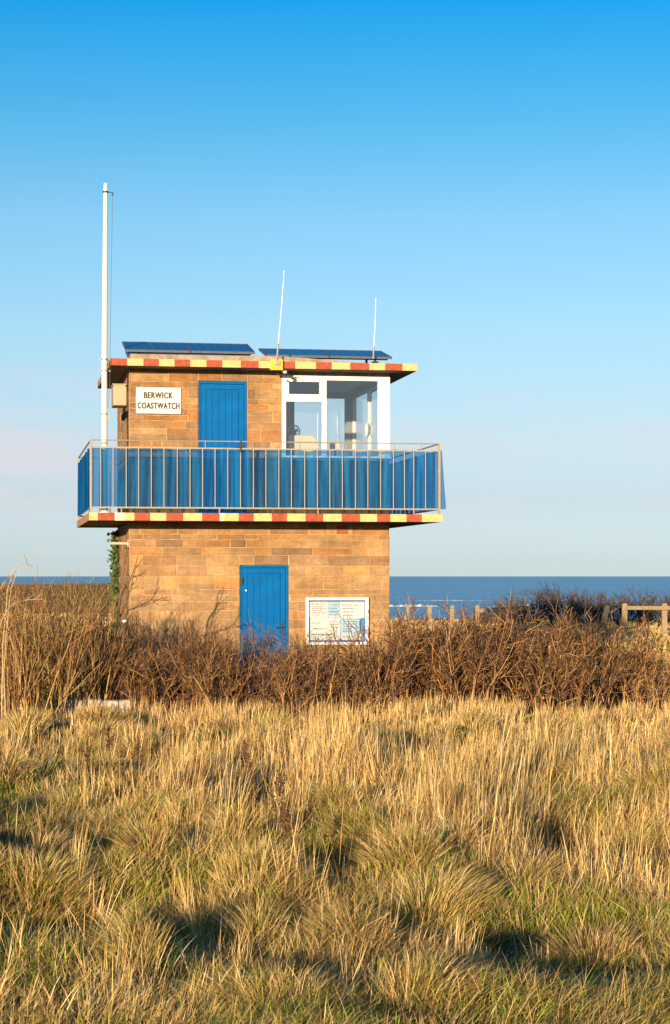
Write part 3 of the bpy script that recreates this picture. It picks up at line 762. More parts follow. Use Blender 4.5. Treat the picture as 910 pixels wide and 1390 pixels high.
sheet(.925, .985, .42, .93, 'skyblue', 0, ('greyink',), 8)
b = MB(); b.box(fw+.001, nw-fw-.001, -.056, -.053, fw+.001, nh-fw*.9-.001); b.build('glass_cover', M['glass'], nb)

# grey-beige box and small camera under the roof on the left wall
bx = empty('wall_box', W(0, 0, 0), AN); bx.location = W(-.012, .8, ZZ(552, 160, .8)); 
b = MB(); b.box(-.22, 0, -.25, .3, 0, .34); b.build('casing', M['box'], bx, bevel=.01)
b = MB(); b.box(-.235, 0, -.265, .315, .341, .36); b.build('lid', M['box'], bx, bevel=.004)
tag(bx, 'beige box fixed high on the left side wall under the roof', 'wall box')
lm = empty('security_lamp', W(-.012, .35, ZZ(565, 163, .35)), AN)
b = MB(); b.box(-.05, 0, -.03, .03, -.03, .09); b.build('bracket', M['dark'], lm, bevel=.004)
b = MB(); b.tube([(-.05, 0, .05), (-.08, -.03, .0), (-.07, -.07, -.06)], [.02, .028, .034], 10); b.build('lamp_head', M['black'], lm)
tag(lm, 'small black lamp below the beige box on the left wall', 'lamp')

# flagpole at the left corner of the balcony
vP = -.55; pu = U(142.0, vP); pz0 = sZ1
fp = empty('flagpole', W(pu, vP, pz0), AN); tag(fp, 'tall cream flagpole rising from the left corner of the balcony', 'flagpole')
pt = ZZ(249, 144, vP)-pz0
b = MB(); b.tube([(0, 0, .02), (0, 0, .9), (.0, 0, 2.4), (.018, 0, pt-.12)], [.05, .048, .047, .036], 20); b.build('pole', M['pole'], fp, smooth=True)
b = MB(); b.tube([(.018, 0, pt-.12), (.018, 0, pt-.06), (.018, 0, pt)], [.04, .03, .028], 16); b.build('cap', M['pole'], fp, smooth=False)
b = MB(); b.tube([(0, 0, 0), (0, 0, .02)], .11, 16); b.tube([(0, 0, .02), (0, 0, .09)], .062, 16); b.tube([(0, 0, 1.15), (0, 0, 1.19)], .058, 16); b.build('base_collar', M['pole'], fp)
b = MB(); b.tube([(.018, 0, pt-.15), (.018, 0, pt-.125)], .046, 16); b.tube([(.05, 0, pt-.14), (.135, -.0, pt-.14)], .006, 6)
b.tube([(.13, 0, pt-.15), (.13, 0, pt-.19)], .012, 8); b.build('halyard_arm', M['dark'], fp)
b = MB(); b.tube([(.13, 0, pt-.18), (.10, 0, pt*.62), (.085, 0, pt*.4), (.062, 0, 1.7)], .0035, 5); b.build('halyard', M['dark'], fp)
b = MB(); b.tube([(0, 0, 1.58), (0, 0, 1.60)], .054, 16); b.box(.045, .085, -.008, .008, 1.54, 1.56); b.box(.06, .072, -.008, .008, 1.49, 1.60); b.build('cleat', M['galv'], fp)
for zz in (rZ1-.03-pz0, rZ0-.10-pz0):
    b = MB(); b.tube([(0, 0, zz-.012), (0, 0, zz+.012)], .056, 16); b.box(-.085, .10, .03, .045, zz-.012, zz+.012); b.build('clamp', M['galv'], fp)

# yellow lamp box on the roof edge with aerial
yb = empty('junction_box', W(U(375, vR), vR-.005, rZ1), AN); tag(yb, 'weathered yellow metal box on the striped roof edge below the taller aerial', 'junction box')
b = MB(); b.box(-.105, .105, -.07, 0, -.15, .03); b.build('casing', M['yellowbox'], yb, bevel=.008)
b = MB(); b.box(-.03, .05, -.1, -.07, -.07, -.0); b.tube([(.0, -.1, -.04), (.0, -.11, -.04)], .02, 10); b.build('clamp_block', M['galv'], yb, bevel=.005)
b = MB(); b.tube([(.09, -.03, -.15), (.13, -.05, -.19), (.09, -.06, -.24), (.05, -.02, -.22), (.02, 0, -.20)], .014, 6); b.build('cable', M['dark'], yb)
b = MB(); b.tube([(.12, -.03, -.19), (.17, -.05, -.17)], [.035, .03], 10); b.build('spotlight', M['galv'], yb)
def aerial(p_bot, p_top, v, r0, label):
    a = W(U(p_bot[0], v), v, ZZ(p_bot[1], p_bot[0], v)); t = W(U(p_top[0], v), v, ZZ(p_top[1], p_top[0], v)); d = t-a
    e = empty('radio_aerial', a, 0); tag(e, label, 'aerial')
    b = MB(); b.tube([(0, 0, 0), d*.2], r0*1.6, 8); b.build('mount_tube', M['galv'], e)
    b = MB(); b.tube([d*.2, d*.6+Vector((.006, 0, 0)), d], [r0, r0*.9, r0*.6], 8); b.build('whip', M['pole'], e)
aerial((376, 491), (386, 367), -.585, .009, 'tall thin white aerial leaning right above the yellow box')
aerial((507, 487), (510.5, 404), -.1, .008, 'shorter upright white aerial in front of the right solar panels')

# solar panels: each bank has two framed panels on a tilted frame
def solar_bank(pxl, pxr, pyl, vfront, depth, rise, label, lift_ref=None):
    u0 = U(pxl, vfront); u1 = U(pxr, vfront); z0 = ZZ(pyl, pxl, vfront); L_ = math.hypot(depth, rise); tl = math.atan2(rise, depth)
    e = empty('solar_bank', W(u0, vfront, rZ1+.0), AN); tag(e, label, 'solar panels', 'solar panels on the roof')
    dz = z0-rZ1; n = 2; w_ = (u1-u0)/n
    for k in range(n):
        b = MB(); t = .035; fr = .022
        b.box(0, w_-.012, 0, fr, -t, .004); b.box(0, w_-.012, L_-fr, L_, -t, .004); b.box(0, fr, fr, L_-fr, -t, .004); b.box(w_-.012-fr, w_-.012, fr, L_-fr, -t, .004)
        b.box(fr, w_-.012-fr, fr, L_-fr, -t+.01, -.012)
        p = b.build('panel', M['alu'], e, loc=(w_*k, 0, dz)); p.rotation_euler = (tl, 0, 0)
        b = MB(); b.box(fr, w_-.012-fr, fr, L_-fr, -.010, 0); b.build('cell_sheet', M['solar'], p)
    b = MB(); hs_ = []
    for uu in (.28, (u1-u0)-.28):
        ym = .12; zf = dz-.04+rise*ym/depth; yb_ = depth-.1; zb_ = dz-.04+rise*yb_/depth
        b.box(uu-.018, uu+.018, ym-.018, ym+.018, .1, zf); b.box(uu-.018, uu+.018, yb_-.018, yb_+.018, .1, zb_)
        b.tube([(uu, ym-.05, zf-.012), (uu, yb_+.05, zb_-.012)], .02, 6)
        b.box(uu-.05, uu+.05, ym-.06, ym+.06, .0, .1)
    for ym in (.2, depth-.25): b.box(.05, u1-u0-.05, ym-.02, ym+.02, dz-.075+rise*ym/depth, dz-.04+rise*ym/depth)
    b.build('support_frame', M['dark'], e)
    return e
solar_bank(171, 347.5, 474.5, .05, 1.0, .25, 'left pair of dark blue solar panels tilted on the flat roof')
solar_bank(362, 533.5, 481.5, .05, 1.0, .22, 'right pair of dark blue solar panels by the shorter aerial')
solar_bank(175, 347, 487, 1.35, .95, .25, 'second row of solar panels mostly hidden behind the left pair')

# conduit bracket and ivy on the left wall
br = empty('wall_bracket', W(-.01, .05, ZZ(737.5, 170)), AN)
b = MB(); b.box(-.30, .0, .0, .04, -.02, .02); b.box(-.02, .0, -.01, .07, -.06, .06); b.build('arm', M['galv'], br, bevel=.003)
b = MB(); b.tube([(0, .02, -.02), (-.01, .02, -.07), (-.03, .02, -.11)], .012, 6); b.build('cable_end', M['dark'], br)
tag(br, 'short grey metal bracket sticking out of the lower left wall beside ivy', 'bracket')

def leaves(n, posf, size, colf, seed):
    r = np.random.default_rng(seed); P = posf(n, r); th = r.uniform(0, 2*np.pi, n); s = size*r.uniform(.6, 1.3, n)
    nrm = r.normal(size=(n, 3)); nrm[:, 1] -= 1.0; nrm[:, 0] -= .6; nrm /= np.linalg.norm(nrm, axis=1)[:, None]
    a = np.cross(nrm, [0, 0, 1.0]); a /= np.linalg.norm(a, axis=1)[:, None]+1e-9; c = np.cross(nrm, a)
    A = a*np.cos(th)[:, None]+c*np.sin(th)[:, None]; B = np.cross(nrm, A)
    sh = [(-.1, -1), (.75, -.55), (.6, .25), (0, 1.0), (-.6, .25), (-.75, -.55)]
    V = np.stack([P+(A*x+B*y)*s[:, None] for x, y in sh], 1)
    V[:, 3] += nrm*s[:, None]*.2
    T = np.arange(n)[:, None]*6+np.array([0, 1, 2, 3, 4, 5])[None]
    col = np.repeat(colf(n, r), 6, 0); return V.reshape(-1, 3), T, col
iv = empty('ivy', W(-.01, DEP-.3, .9), AN); tag(iv, 'dark green ivy climbing the far left edge of the lower wall', 'ivy')
def ivp(n, r):
    z = r.beta(1.6, 1.0, n)*1.92; v = r.normal(0, .16, n)+.25*np.sin(z*4)*.2; o = -np.abs(r.normal(0, .05, n))-.015
    return np.stack([o, v, z-.1], 1)
def ivc(n, r):
    c = np.array([[.05, .095, .02]])*r.uniform(.6, 1.7, (n, 1)); k = r.random(n) < .12; c[k] = (.16, .14, .04); return c
Vv, T, col = leaves(900, ivp, .032, ivc, 5)
o = npmesh('foliage', Vv, T, M['leafmat'], col); o.parent = iv
b = MB()
for k in range(5):
    z = -.9; pts = []; x_ = random.uniform(-.12, .12)
    while z < 1.8: pts.append((-.012, x_, z)); z += .15; x_ += random.uniform(-.05, .05)
    b.tube(pts, .006, 5, col=(.12, .08, .05))
b.build('stem', M['bark'], iv, colattr=True)

# things seen inside the lookout room
zs = wz0
def inside(u, v, z): return W(u, v, z)
dk = empty('desk', W(U(392), .34, wz0-.08), AN)
b = MB(); b.box(0, 1.75, 0, .5, 0, .04); b.build('desk_top', M['cabinet'], dk, bevel=.004)
b = MB(); b.box(.02, .06, .03, .47, -(wz0-.08-sZ1), -.001); b.box(1.69, 1.73, .03, .47, -(wz0-.08-sZ1), -.001); b.build('leg', M['cabinet'], dk)
tag(dk, 'long desk under the window inside the lookout room', 'desk')
cb = empty('cabinet', W(U(391.5, .45), .45, wz0-.04), AN); cw = .50
b = MB(); b.prism([(0, 0), (cw, 0), (cw, .34), (cw-.03, .42), (cw-.09, .46), (0, .46)], 'y', 0, .25); b.build('casing', M['cabinet'], cb, bevel=.01)
b = MB(); b.box(.2, .206, -.004, 0, .01, .44); b.build('seam', M['galv'], cb)
tag(cb, 'cream box on the desk behind the lower left window pane', 'box')
fn = empty('desk_fan', W(U(399.5, .9), .9, wz0+.06), AN)
b = MB()
def ring(b, cx, cy, cz, rx, rz_, r, ax='y', n=24, nn=6, m=0):
    pts = [(cx+rx*math.cos(2*math.pi*k/n), cy, cz+rz_*math.sin(2*math.pi*k/n)) for k in range(n+1)]; b.tube(pts, r, nn, m)
ring(b, 0, 0, .46, .10, .10, .010); ring(b, 0, -.02, .46, .065, .065, .004); ring(b, 0, -.02, .46, .035, .035, .004)
for k in range(12):
    t = k*math.pi/6; b.tube([(0, -.03, .46), (.1*math.cos(t), 0, .46+.1*math.sin(t))], .003, 4)
b.build('cage', M['galv'], fn)
b = MB(); b.tube([(0, .01, .46), (0, .05, .46)], .035, 12); b.tube([(0, .03, .43), (0, .03, .0)], .012, 8); b.tube([(0, .03, -.04), (0, .03, .0)], .08, 16); b.build('stand', M['galv'], fn)
b = MB()
for k in range(4):
    t = k*math.pi/2+.3; b.face([(0, .0, .46), (.08*math.cos(t-.4), .01, .46+.08*math.sin(t-.4)), (.08*math.cos(t+.4), -.01, .46+.08*math.sin(t+.4))])
b.build('blades', M['dark'], fn)
tag(fn, 'small round fan with wire cage above the cream box inside the window', 'fan')
mo = empty('instrument', W(U(449, .5), .5, wz0-.04), AN)
b = MB(); b.box(0, .17, 0, .12, .22, .36); b.build('screen_head', M['cabinet'], mo, bevel=.01)
b = MB(); b.tube([(.08, .06, .0), (.09, .06, .22)], .02, 8); b.box(.0, .16, .0, .14, .0, .02); b.build('stand', M['galv'], mo)
tag(mo, 'pale instrument on a stand behind the middle of the window', 'instrument')
bl = MB().box(0, .22, 0, .14, 0, .09).build('blue_case', M['boardblue'], None, loc=W(U(498, .4), .4, wz0-.04), rz=AN, bevel=.01); tag(bl, 'flat blue case lying by the right end of the window', 'case')
cl = MB(); rp_ = [(0, .09*math.cos(2*math.pi*k/28), .13*math.sin(2*math.pi*k/28)) for k in range(29)]
cl.tube(rp_, .012, 6); cl.tube([(.012, p[1]*.85, p[2]*.9) for p in rp_], .010, 6)
co = cl.build('cable_coil', M['white'], None, loc=W(WW-.09, mid-.06, wz0+.62), rz=AN); tag(co, 'oval white coil hanging on the side window post', 'coil')

# ------------------------------------------------------------------ background fence
def post(par, x, y, z0, h, wd, m, tilt=0, name='post'):
    b = MB(); b.box(-wd/2, wd/2, -wd/2, wd/2, -.3, h)
    b.prism([(-wd/2, h), (wd/2, h), (wd*.25, h+.04), (-wd*.25, h+.04)], 'y', -wd/2, wd/2)
    o = b.build(name, m, par, loc=(x, y, z0)); o.rotation_euler.y = tilt; return o
def rails(par, pts, hts, m):
    b = MB()
    for (p, q) in zip(pts[:-1], pts[1:]):
        for h in hts: b.tube([p+Vector((0, -.07, h)), q+Vector((0, -.07, h))], .055, 6)
    b.build('rail', m, par)
DF = 70.0
def fz(py, d): return CAMZ-(py-HOR)*d/F
f1 = empty('wooden_fence', at(648, DF)); tag(f1, 'weathered post and rail fence piece on the cliff edge right of the tower', 'fence')
ps = [at(648, 70), at(684, 69), at(722.5, 68)]
for p, top, m in zip(ps, (822.5, 825, 821), ('wood', 'woodshaded', 'woodshaded')):
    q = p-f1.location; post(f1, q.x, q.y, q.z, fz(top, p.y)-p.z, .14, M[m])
b = MB(); A = at(648, 70, py=829)-f1.location; B_ = at(684, 69, py=827)-f1.location; C_ = at(722, 68, py=824.5)-f1.location
for p, q in ((A, B_), (B_, C_)):
    b.prism([(-.04, -.07), (.04, -.07), (.04, .07), (-.04, .07)], 'x', p.x, q.x)
    n_ = len(b.v)-8
    for k in range(8):
        x, y, z = b.v[n_+k]; t = 0 if k < 4 else 1; c0 = p if t == 0 else q; b.v[n_+k] = (x, y+c0.y-.14, z+c0.z)
b.build('rail', M['wood'], f1)
f2 = empty('wooden_fence', at(848, 62)); tag(f2, 'sunlit post and rail fence at the far right edge beyond the bushes', 'fence')
ps = [at(848, 62), at(902, 61), at(960, 60)]
for p in ps:
    q = p-f2.location; post(f2, q.x, q.y, q.z, fz(820.5, p.y)-p.z, .16, M['wood'])
b = MB()
for hh in (0,):
    for p, q in zip(ps[:-1], ps[1:]):
        a_ = Vector((p.x, p.y, fz(825, p.y)))-f2.location; c_ = Vector((q.x, q.y, fz(825, q.y)))-f2.location
        n_ = len(b.v); b.prism([(-.04, -.06), (.04, -.06), (.04, .06), (-.04, .06)], 'x', 0, 1)
        for k in range(8):
            x, y, z = b.v[n_+k]; c0 = a_ if k < 4 else c_; b.v[n_+k] = (c0.x, y+c0.y-.15, z+c0.z)
b.build('rail', M['wood'], f2)
for px, lab in ((553, 'pale fence post nearest the tower wall, first of three lone posts'), (583.5, 'pale fence post in the middle of three lone posts'), (614, 'pale fence post nearest the railed fence, last of three lone posts')):
    p = at(px, 71); o = post(None, p.x, p.y, p.z, fz(823, 71)-p.z, .15, M['wood'], name='fence_post'); tag(o, lab, 'fence post', 'lone fence posts')
p = at(815, 64); o = post(None, p.x, p.y, p.z, fz(822, 64)-p.z, .17, M['woodshaded'], R(14), name='fence_post'); tag(o, 'dark broken fence post leaning right beside the dark bushes', 'fence post')

# low white structure in the grass at the left
p = at(66, 27.6); lw = empty('low_wall', p); tag(lw, 'low flaking whitewashed block wall half sunk in grass at left', 'wall')
b = MB(); L1 = (178-66)/F*27.6
x = 0
while x < L1-.02:
    l = min(random.uniform(.16, .3), L1-x)
    for (z0_, z1_) in ((-.2, .17), (.17, .31+random.uniform(-.01, .01))): b.box(x+.004, x+l-.004, random.uniform(-.01, .01), .22, z0_+.003, z1_)
    x += l
b.build('blocks', M['whitewash'], lw, bevel=.012)
def crumple(name, loc, r, label, seed):
    rr = random.Random(seed); b = MB(); n = 10; mrows = 6; ring_ = []
    for i_ in range(mrows+1):
        for k in range(n):
            ph = math.pi*i_/mrows; t = 2*math.pi*k/n; q = r*rr.uniform(.65, 1.15)
            b.v.append((q*math.sin(ph)*math.cos(t)*1.4, q*math.sin(ph)*math.sin(t), q*math.cos(ph)*.6)); b.c.append((1, 1, 1))
    for i_ in range(mrows):
        for k in range(n): b.f.append((i_*n+k, (i_+1)*n+k, (i_+1)*n+(k+1) % n, i_*n+(k+1) % n)); b.m.append(0)
    o = b.build(name, M['bag'], None, loc=loc); tag(o, label, 'litter'); return o
crumple('plastic_bag', at(364, 25.6)+Vector((0, 0, .09)), .07, 'crumpled white plastic bag lying in the grass below the door', 3)
crumple('plastic_scrap', at(169, 28.3, py=843), .035, 'white plastic scrap caught in the branches by the left wall corner', 4)

# ------------------------------------------------------------------ bare shrubs
def tubes(P, Rr, n=3):
    """P (N,K,3) polylines, Rr (N,K) radii -> verts, quads"""
    Nn, K, _ = P.shape
    D = np.empty_like(P); D[:, 1:-1] = P[:, 2:]-P[:, :-2]; D[:, 0] = P[:, 1]-P[:, 0]; D[:, -1] = P[:, -1]-P[:, -2]
    D /= np.linalg.norm(D, axis=2)[..., None]+1e-9
    ref = np.array([0.3, 0.9, 0.1]); ref /= np.linalg.norm(ref)
    A = np.cross(D, ref); A /= np.linalg.norm(A, axis=2)[..., None]+1e-9; B = np.cross(D, A)
    th = np.arange(n)*2*np.pi/n
    V = P[:, :, None]+Rr[:, :, None, None]*(A[:, :, None]*np.cos(th)[None, None, :, None]+B[:, :, None]*np.sin(th)[None, None, :, None])
    idx = np.arange(Nn*K*n).reshape(Nn, K, n)
    a = idx[:, :-1]; b_ = idx[:, 1:]; T = np.stack([a, np.roll(a, -1, 2), np.roll(b_, -1, 2), b_], -1).reshape(-1, 4)
    return V.reshape(-1, 3), T
def grow(base, dirs, length, K, wob, r, up=0.0):
    """random-walk polylines"""
    n = len(base); P = np.empty((n, K, 3)); P[:, 0] = base; d = dirs/np.linalg.norm(dirs, axis=1)[:, None]; st = (length/(K-1))[:, None]
    for k in range(1, K):
        d = d+r.normal(0, wob, (n, 3)); d[:, 2] += up; d /= np.linalg.norm(d, axis=1)[:, None]; P[:, k] = P[:, k-1]+d*st
    return P
def branch_off(P, cnt, spread, r, tmin=.25, tmax=1.0):
    n, K, _ = P.shape; par = np.repeat(np.arange(n), cnt); t = r.uniform(tmin, tmax, len(par))*(K-1)
    k = np.minimum(t.astype(int), K-2); f = (t-k)[:, None]
    pos = P[par, k]*(1-f)+P[par, k+1]*f; d = P[par, k+1]-P[par, k]; d /= np.linalg.norm(d, axis=1)[:, None]+1e-9
    d = d+r.normal(0, spread, (len(par), 3)); return pos, d, t/(K-1), par
def shrub(px, d, h, rx, ry, nst, label, pal, seed, seg=(6, 4), r0=.011, spread=.38, lean=.28, wob=.13, up=.02, name='bare_shrub', group=None, tw=(.42, .17), straight=False, leaf=.06):
    r = np.random.default_rng(seed); c = at(px, d)
    bx_ = r.normal(0, .45, nst).clip(-1, 1)*rx; by_ = r.uniform(-1, 1, nst)*ry
    base = np.stack([bx_, by_, gz(bx_+c.x, by_+c.y)-c.z-.05], 1)
    dr = np.stack([bx_/rx*lean+r.normal(0, lean*.7, nst), r.normal(0, lean*.8, nst), np.ones(nst)], 1)
    ln = h*r.uniform(.55, 1.08, nst)
    P0 = grow(base, dr, ln, 7, wob, r, up); R0 = np.linspace(1, .4, 7)[None]*r0*r.uniform(.6, 1.25, nst)[:, None]
    s1, d1_, t1, par = branch_off(P0, seg[0], spread, r, .22, 1); l1 = h*tw[0]*r.uniform(.4, 1.1, len(s1))*(1.15-.55*t1)
    P1 = grow(s1, d1_, l1, 5, wob*1.2, r, up); R1 = np.linspace(.55, .28, 5)[None]*r0*np.ones((len(s1), 1))
    s2, d2_, t2, par2 = branch_off(P1, seg[1], spread*1.3, r, .15, 1); l2 = h*tw[1]*r.uniform(.4, 1.2, len(s2))
    P2 = grow(s2, d2_, l2, 4, wob*1.4, r, up); R2 = np.linspace(.34, .2, 4)[None]*r0*np.ones((len(s2), 1))
    pal = np.array(pal)
    def colr(n, k): return pal[r.integers(0, len(pal), n)]*r.uniform(.65, 1.3, (n, 1))
    root = empty(name, c); tag(root, label, 'shrub', group)
    V0, T0 = tubes(P0, R0, 4); c0 = np.repeat(colr(nst, 0), 7*4, 0)
    o = npmesh('stems', V0, T0, M['bark'], c0); o.parent = root
    V1, T1 = tubes(P1, R1, 3); V2, T2 = tubes(P2, R2, 3)
    c1 = np.repeat(colr(len(s1), 1), 15, 0); c2 = np.repeat(colr(len(s2), 2), 12, 0)
    o = npmesh('twigs', np.concatenate([V1, V2]), np.concatenate([T1, T2+len(V1)]), M['bark'], np.concatenate([c1, c2])); o.parent = root
    nl = int(len(s2)*leaf)
    if nl:
        tips = P2[r.integers(0, len(P2), nl), -1]
        Vl, Tl, cl_ = leaves(nl, lambda n, q: tips, .012, lambda n, q: np.array([[.30, .12, .04]])*q.uniform(.5, 1.6, (n, 1)), seed+7)
        o = npmesh('dead_leaves', Vl, Tl, M['leafmat'], cl_); o.parent = root
    return root
BR = [(.34, .175, .07), (.15, .075, .036), (.50, .29, .12), (.08, .045, .03), (.42, .20, .075), (.20, .10, .042), (.10, .055, .034)]
BRP = [(.17, .10, .075), (.21, .12, .08), (.12, .075, .06), (.26, .16, .09)]
GOLD = [(.58, .37, .13), (.48, .27, .10), (.26, .14, .06), (.50, .31, .11), (.42, .17, .08), (.14, .08, .045)]
DK = [(.10, .07, .05), (.14, .09, .06), (.08, .06, .045), (.18, .12, .07)]
spec = [
 (-45, 27.0, 1.5, .5, .9, 60, 'golden whippy shrub cut off by the left edge of the photo', GOLD, .009),
 (22, 26.8, 1.55, .45, .9, 75, 'golden whippy shrub with tall shoots, second in from the left edge', GOLD, .009),
 (72, 27.6, 1.5, .42, .9, 70, 'golden brown shrub with upright shoots behind the low white wall', GOLD, .009),
 (122, 28.4, 1.4, .42, .9, 70, 'reddish shrub of upright shoots a step left of the tower corner', GOLD, .009),
 (152, 29.3, 1.3, .34, .9, 60, 'reddish shrub right against the tower corner, between the golden shrubs and the brown bushes', GOLD, .009),
 (205, 29.0, 1.0, .38, 1.0, 62, 'brown twiggy bush under the left end of the tower wall', BR, .011),
 (252, 29.2, 1.12, .38, 1.0, 66, 'tangled brown bush below the bare wall left of the lower door', BR, .011),
 (300, 29.0, 1.1, .36, 1.0, 64, 'tangled brown bush touching the left jamb of the lower door', BR, .011),
 (352, 28.9, 1.15, .36, 1.0, 60, 'greyish purple twiggy bush right in front of the lower blue door', BRP, .010),
 (403, 29.0, .95, .34, 1.0, 62, 'brown bush between the lower door and the notice board', BR, .011),
 (447, 29.0, .88, .34, 1.0, 60, 'low brown bush reaching the bottom of the notice board', BR, .011),
 (490, 29.1, 1.0, .34, 1.0, 62, 'brown bush under the right edge of the notice board', BR, .011),
 (535, 29.6, 1.25, .38, 1.0, 66, 'brown bush at the right corner of the tower', BR, .012),
 (583, 29.9, 1.28, .40, 1.1, 68, 'dense brown bush just right of the tower, before the lone posts', BR, .012),
 (632, 30.2, 1.28, .40, 1.1, 68, 'dense brown bush in front of the railed fence piece', BR, .012),
 (682, 30.2, 1.25, .42, 1.1, 68, 'dense brown bush below the dark posts of the fence', BR, .012),
 (733, 30.4, 1.2, .42, 1.1, 68, 'dense brown bush in front of the dark far thicket', BR, .012),
 (784, 30.4, 1.2, .42, 1.1, 66, 'dense brown bush left of the leaning post', BR, .012),
 (832, 30.6, 1.15, .40, 1.1, 60, 'brown bush below the left post of the sunlit fence', BR, .012),
]
for k, (px, d, h, rx, ry, ns, lab, pal, r0) in enumerate(spec):
    if pal is GOLD:
        shrub(px, d, h*1.08, rx, ry, int(ns*.9), lab, pal, 100+k, seg=(5, 3), r0=r0, spread=.2, lean=.16, wob=.06, up=.03, name='whippy_shrub', group='bare shrubs along the foot of the tower', tw=(.5, .2))
    else:
        shrub(px, d-.45*(1+math.sin(k*3.7)), h*(1.09+.09*math.sin(k*2.3)), rx, ry, int(ns*1.0), lab, pal, 100+k, r0=r0, group='bare shrubs along the foot of the tower')
shrub(882, 30.8, .98, .42, 1.0, 46, 'thinner brown bush at the right edge below the sunlit fence post', BR, 149, r0=.011, group='bare shrubs along the foot of the tower')
shrub(900, 28.4, .7, .3, .6, 22, 'small sparse bush in golden grass at the right edge', GOLD, 150, name='bare_shrub', group='bare shrubs along the foot of the tower')
# branching sapling in front of the left wall corner
def drawn_tree(name, label, d, root_px, curves, col, seed, ntw, tl, group=None):
    r = np.random.default_rng(seed); c = at(root_px, d); e = empty(name, c); tag(e, label, 'sapling', group)
    b = MB(); mains = []
    for (pts, ra, rb) in curves:
        dy = r.uniform(-.15, .15); n = len(pts); P = []
        for k, (px, py) in enumerate(pts):
            q = at(px, d+dy*k/n, py=py)-c; P.append((q.x, q.y, q.z))
        # smooth
        Q = []
        for k in range(n-1):
            for t in (0, .33, .66):
                p0 = P[max(k-1, 0)]; p1 = P[k]; p2 = P[k+1]; p3 = P[min(k+2, n-1)]
                Q.append(tuple(.5*((2*p1[a])+(-p0[a]+p2[a])*t+(2*p0[a]-5*p1[a]+4*p2[a]-p3[a])*t*t+(-p0[a]+3*p1[a]-3*p2[a]+p3[a])*t**3)+(r.normal(0, .006) if k else 0) for a in range(3)))
        Q.append(P[-1]); rs = list(np.linspace(ra, rb, len(Q)))
        b.tube(Q, rs, 6, col=col[0]); mains.append(np.array(Q))
    b.build('stems', M['bark'], e, colattr=True)
    V_, T_, o_ = [], [], 0
    for Q in mains:
        kk = np.linspace(0, len(Q)-1, 8); P = np.stack([np.interp(kk, np.arange(len(Q)), Q[:, a]) for a in range(3)], 1)[None]
        s1, dd, t1, _ = branch_off(P, ntw, .45, r, .35, 1.0)
        P1 = grow(s1, dd, tl*r.uniform(.3, 1.2, len(s1)), 5, .16, r, .03); R1 = np.linspace(.005, .003, 5)[None]*np.ones((len(s1), 1))
        v, t = tubes(P1, R1, 3); V_.append(v); T_.append(t+o_); o_ += len(v)
        s2, d2, t2, _ = branch_off(P1, 2, .5, r, .3, 1.0)
        P2 = grow(s2, d2, tl*.4*r.uniform(.3, 1.2, len(s2)), 4, .16, r, .0); R2 = np.linspace(.0035, .0025, 4)[None]*np.ones((len(s2), 1))
        v, t = tubes(P2, R2, 3); V_.append(v); T_.append(t+o_); o_ += len(v)
        V_ = np.concatenate(V_); o = npmesh('twigs', V_, np.concatenate(T_), M['bark'], np.tile(np.array(col[1]), (len(V_), 1))); o.parent = e; V_, T_, o_ = [], [], 0
drawn_tree('bare_sapling', 'open dark forked sapling with arching branches against the left wall corner', 28.3, 166, [
 ([(166, 962), (164, 900), (162, 850), (165, 808), (177, 788), (187, 756)], .020, .005),
 ([(163, 850), (176, 828), (194, 822), (207, 812), (216, 797)], .012, .004), ([(163, 838), (172, 815), (180, 790), (184, 772)], .010, .004),
 ([(164, 900), (176, 890), (186, 880), (192, 864)], .011, .004), ([(196, 822), (210, 817), (224, 813)], .006, .003), ([(165, 930), (180, 905), (200, 880), (204, 862)], .012, .004)],
 [(.11, .065, .04), (.15, .085, .05)], 3, 7, .2)
drawn_tree('bare_sapling', 'pale arching branches rising above the sea line at the far left edge', 25.9, 6, [
 ([(2, 985), (4, 900), (8, 830), (14, 790), (30, 762), (58, 745)], .010, .003), ([(8, 985), (6, 910), (10, 850), (16, 800), (26, 775), (50, 768)], .008, .003),
 ([(-8, 960), (-4, 880), (4, 840), (22, 818), (58, 813)], .009, .003), ([(30, 985), (26, 920), (18, 880), (12, 860), (8, 840)], .009, .004), ([(-20, 970), (-14, 870), (-4, 810), (10, 785), (20, 770)], .008, .003)],
 [(.50, .37, .20), (.42, .30, .16)], 4, 5, .16)
# dark thicket by the fence
for k, (px, d, h, lab) in enumerate(((668, 76, .8, 'small dark bush behind the railed fence piece'), (704, 76, 1.15, 'dark twiggy bush at the right end of the railed fence piece'), (744, 76, 1.5, 'tallest dark bush of the far thicket against the sea'), (786, 76, 1.35, 'dark bush of the far thicket left of the leaning post'), (826, 76, 1.3, 'dark bush of the far thicket behind the leaning post'), (874, 76, 1.35, 'dark bush behind the sunlit far fence'), (918, 76, 1.2, 'dark bush behind the far fence at the right photo edge'))):
    shrub(px, d, h, .8, .8, 60, lab, DK, 200+k, r0=.016, lean=.4, name='dark_shrub', group='dark bushes along the cliff fence', seg=(6, 4))

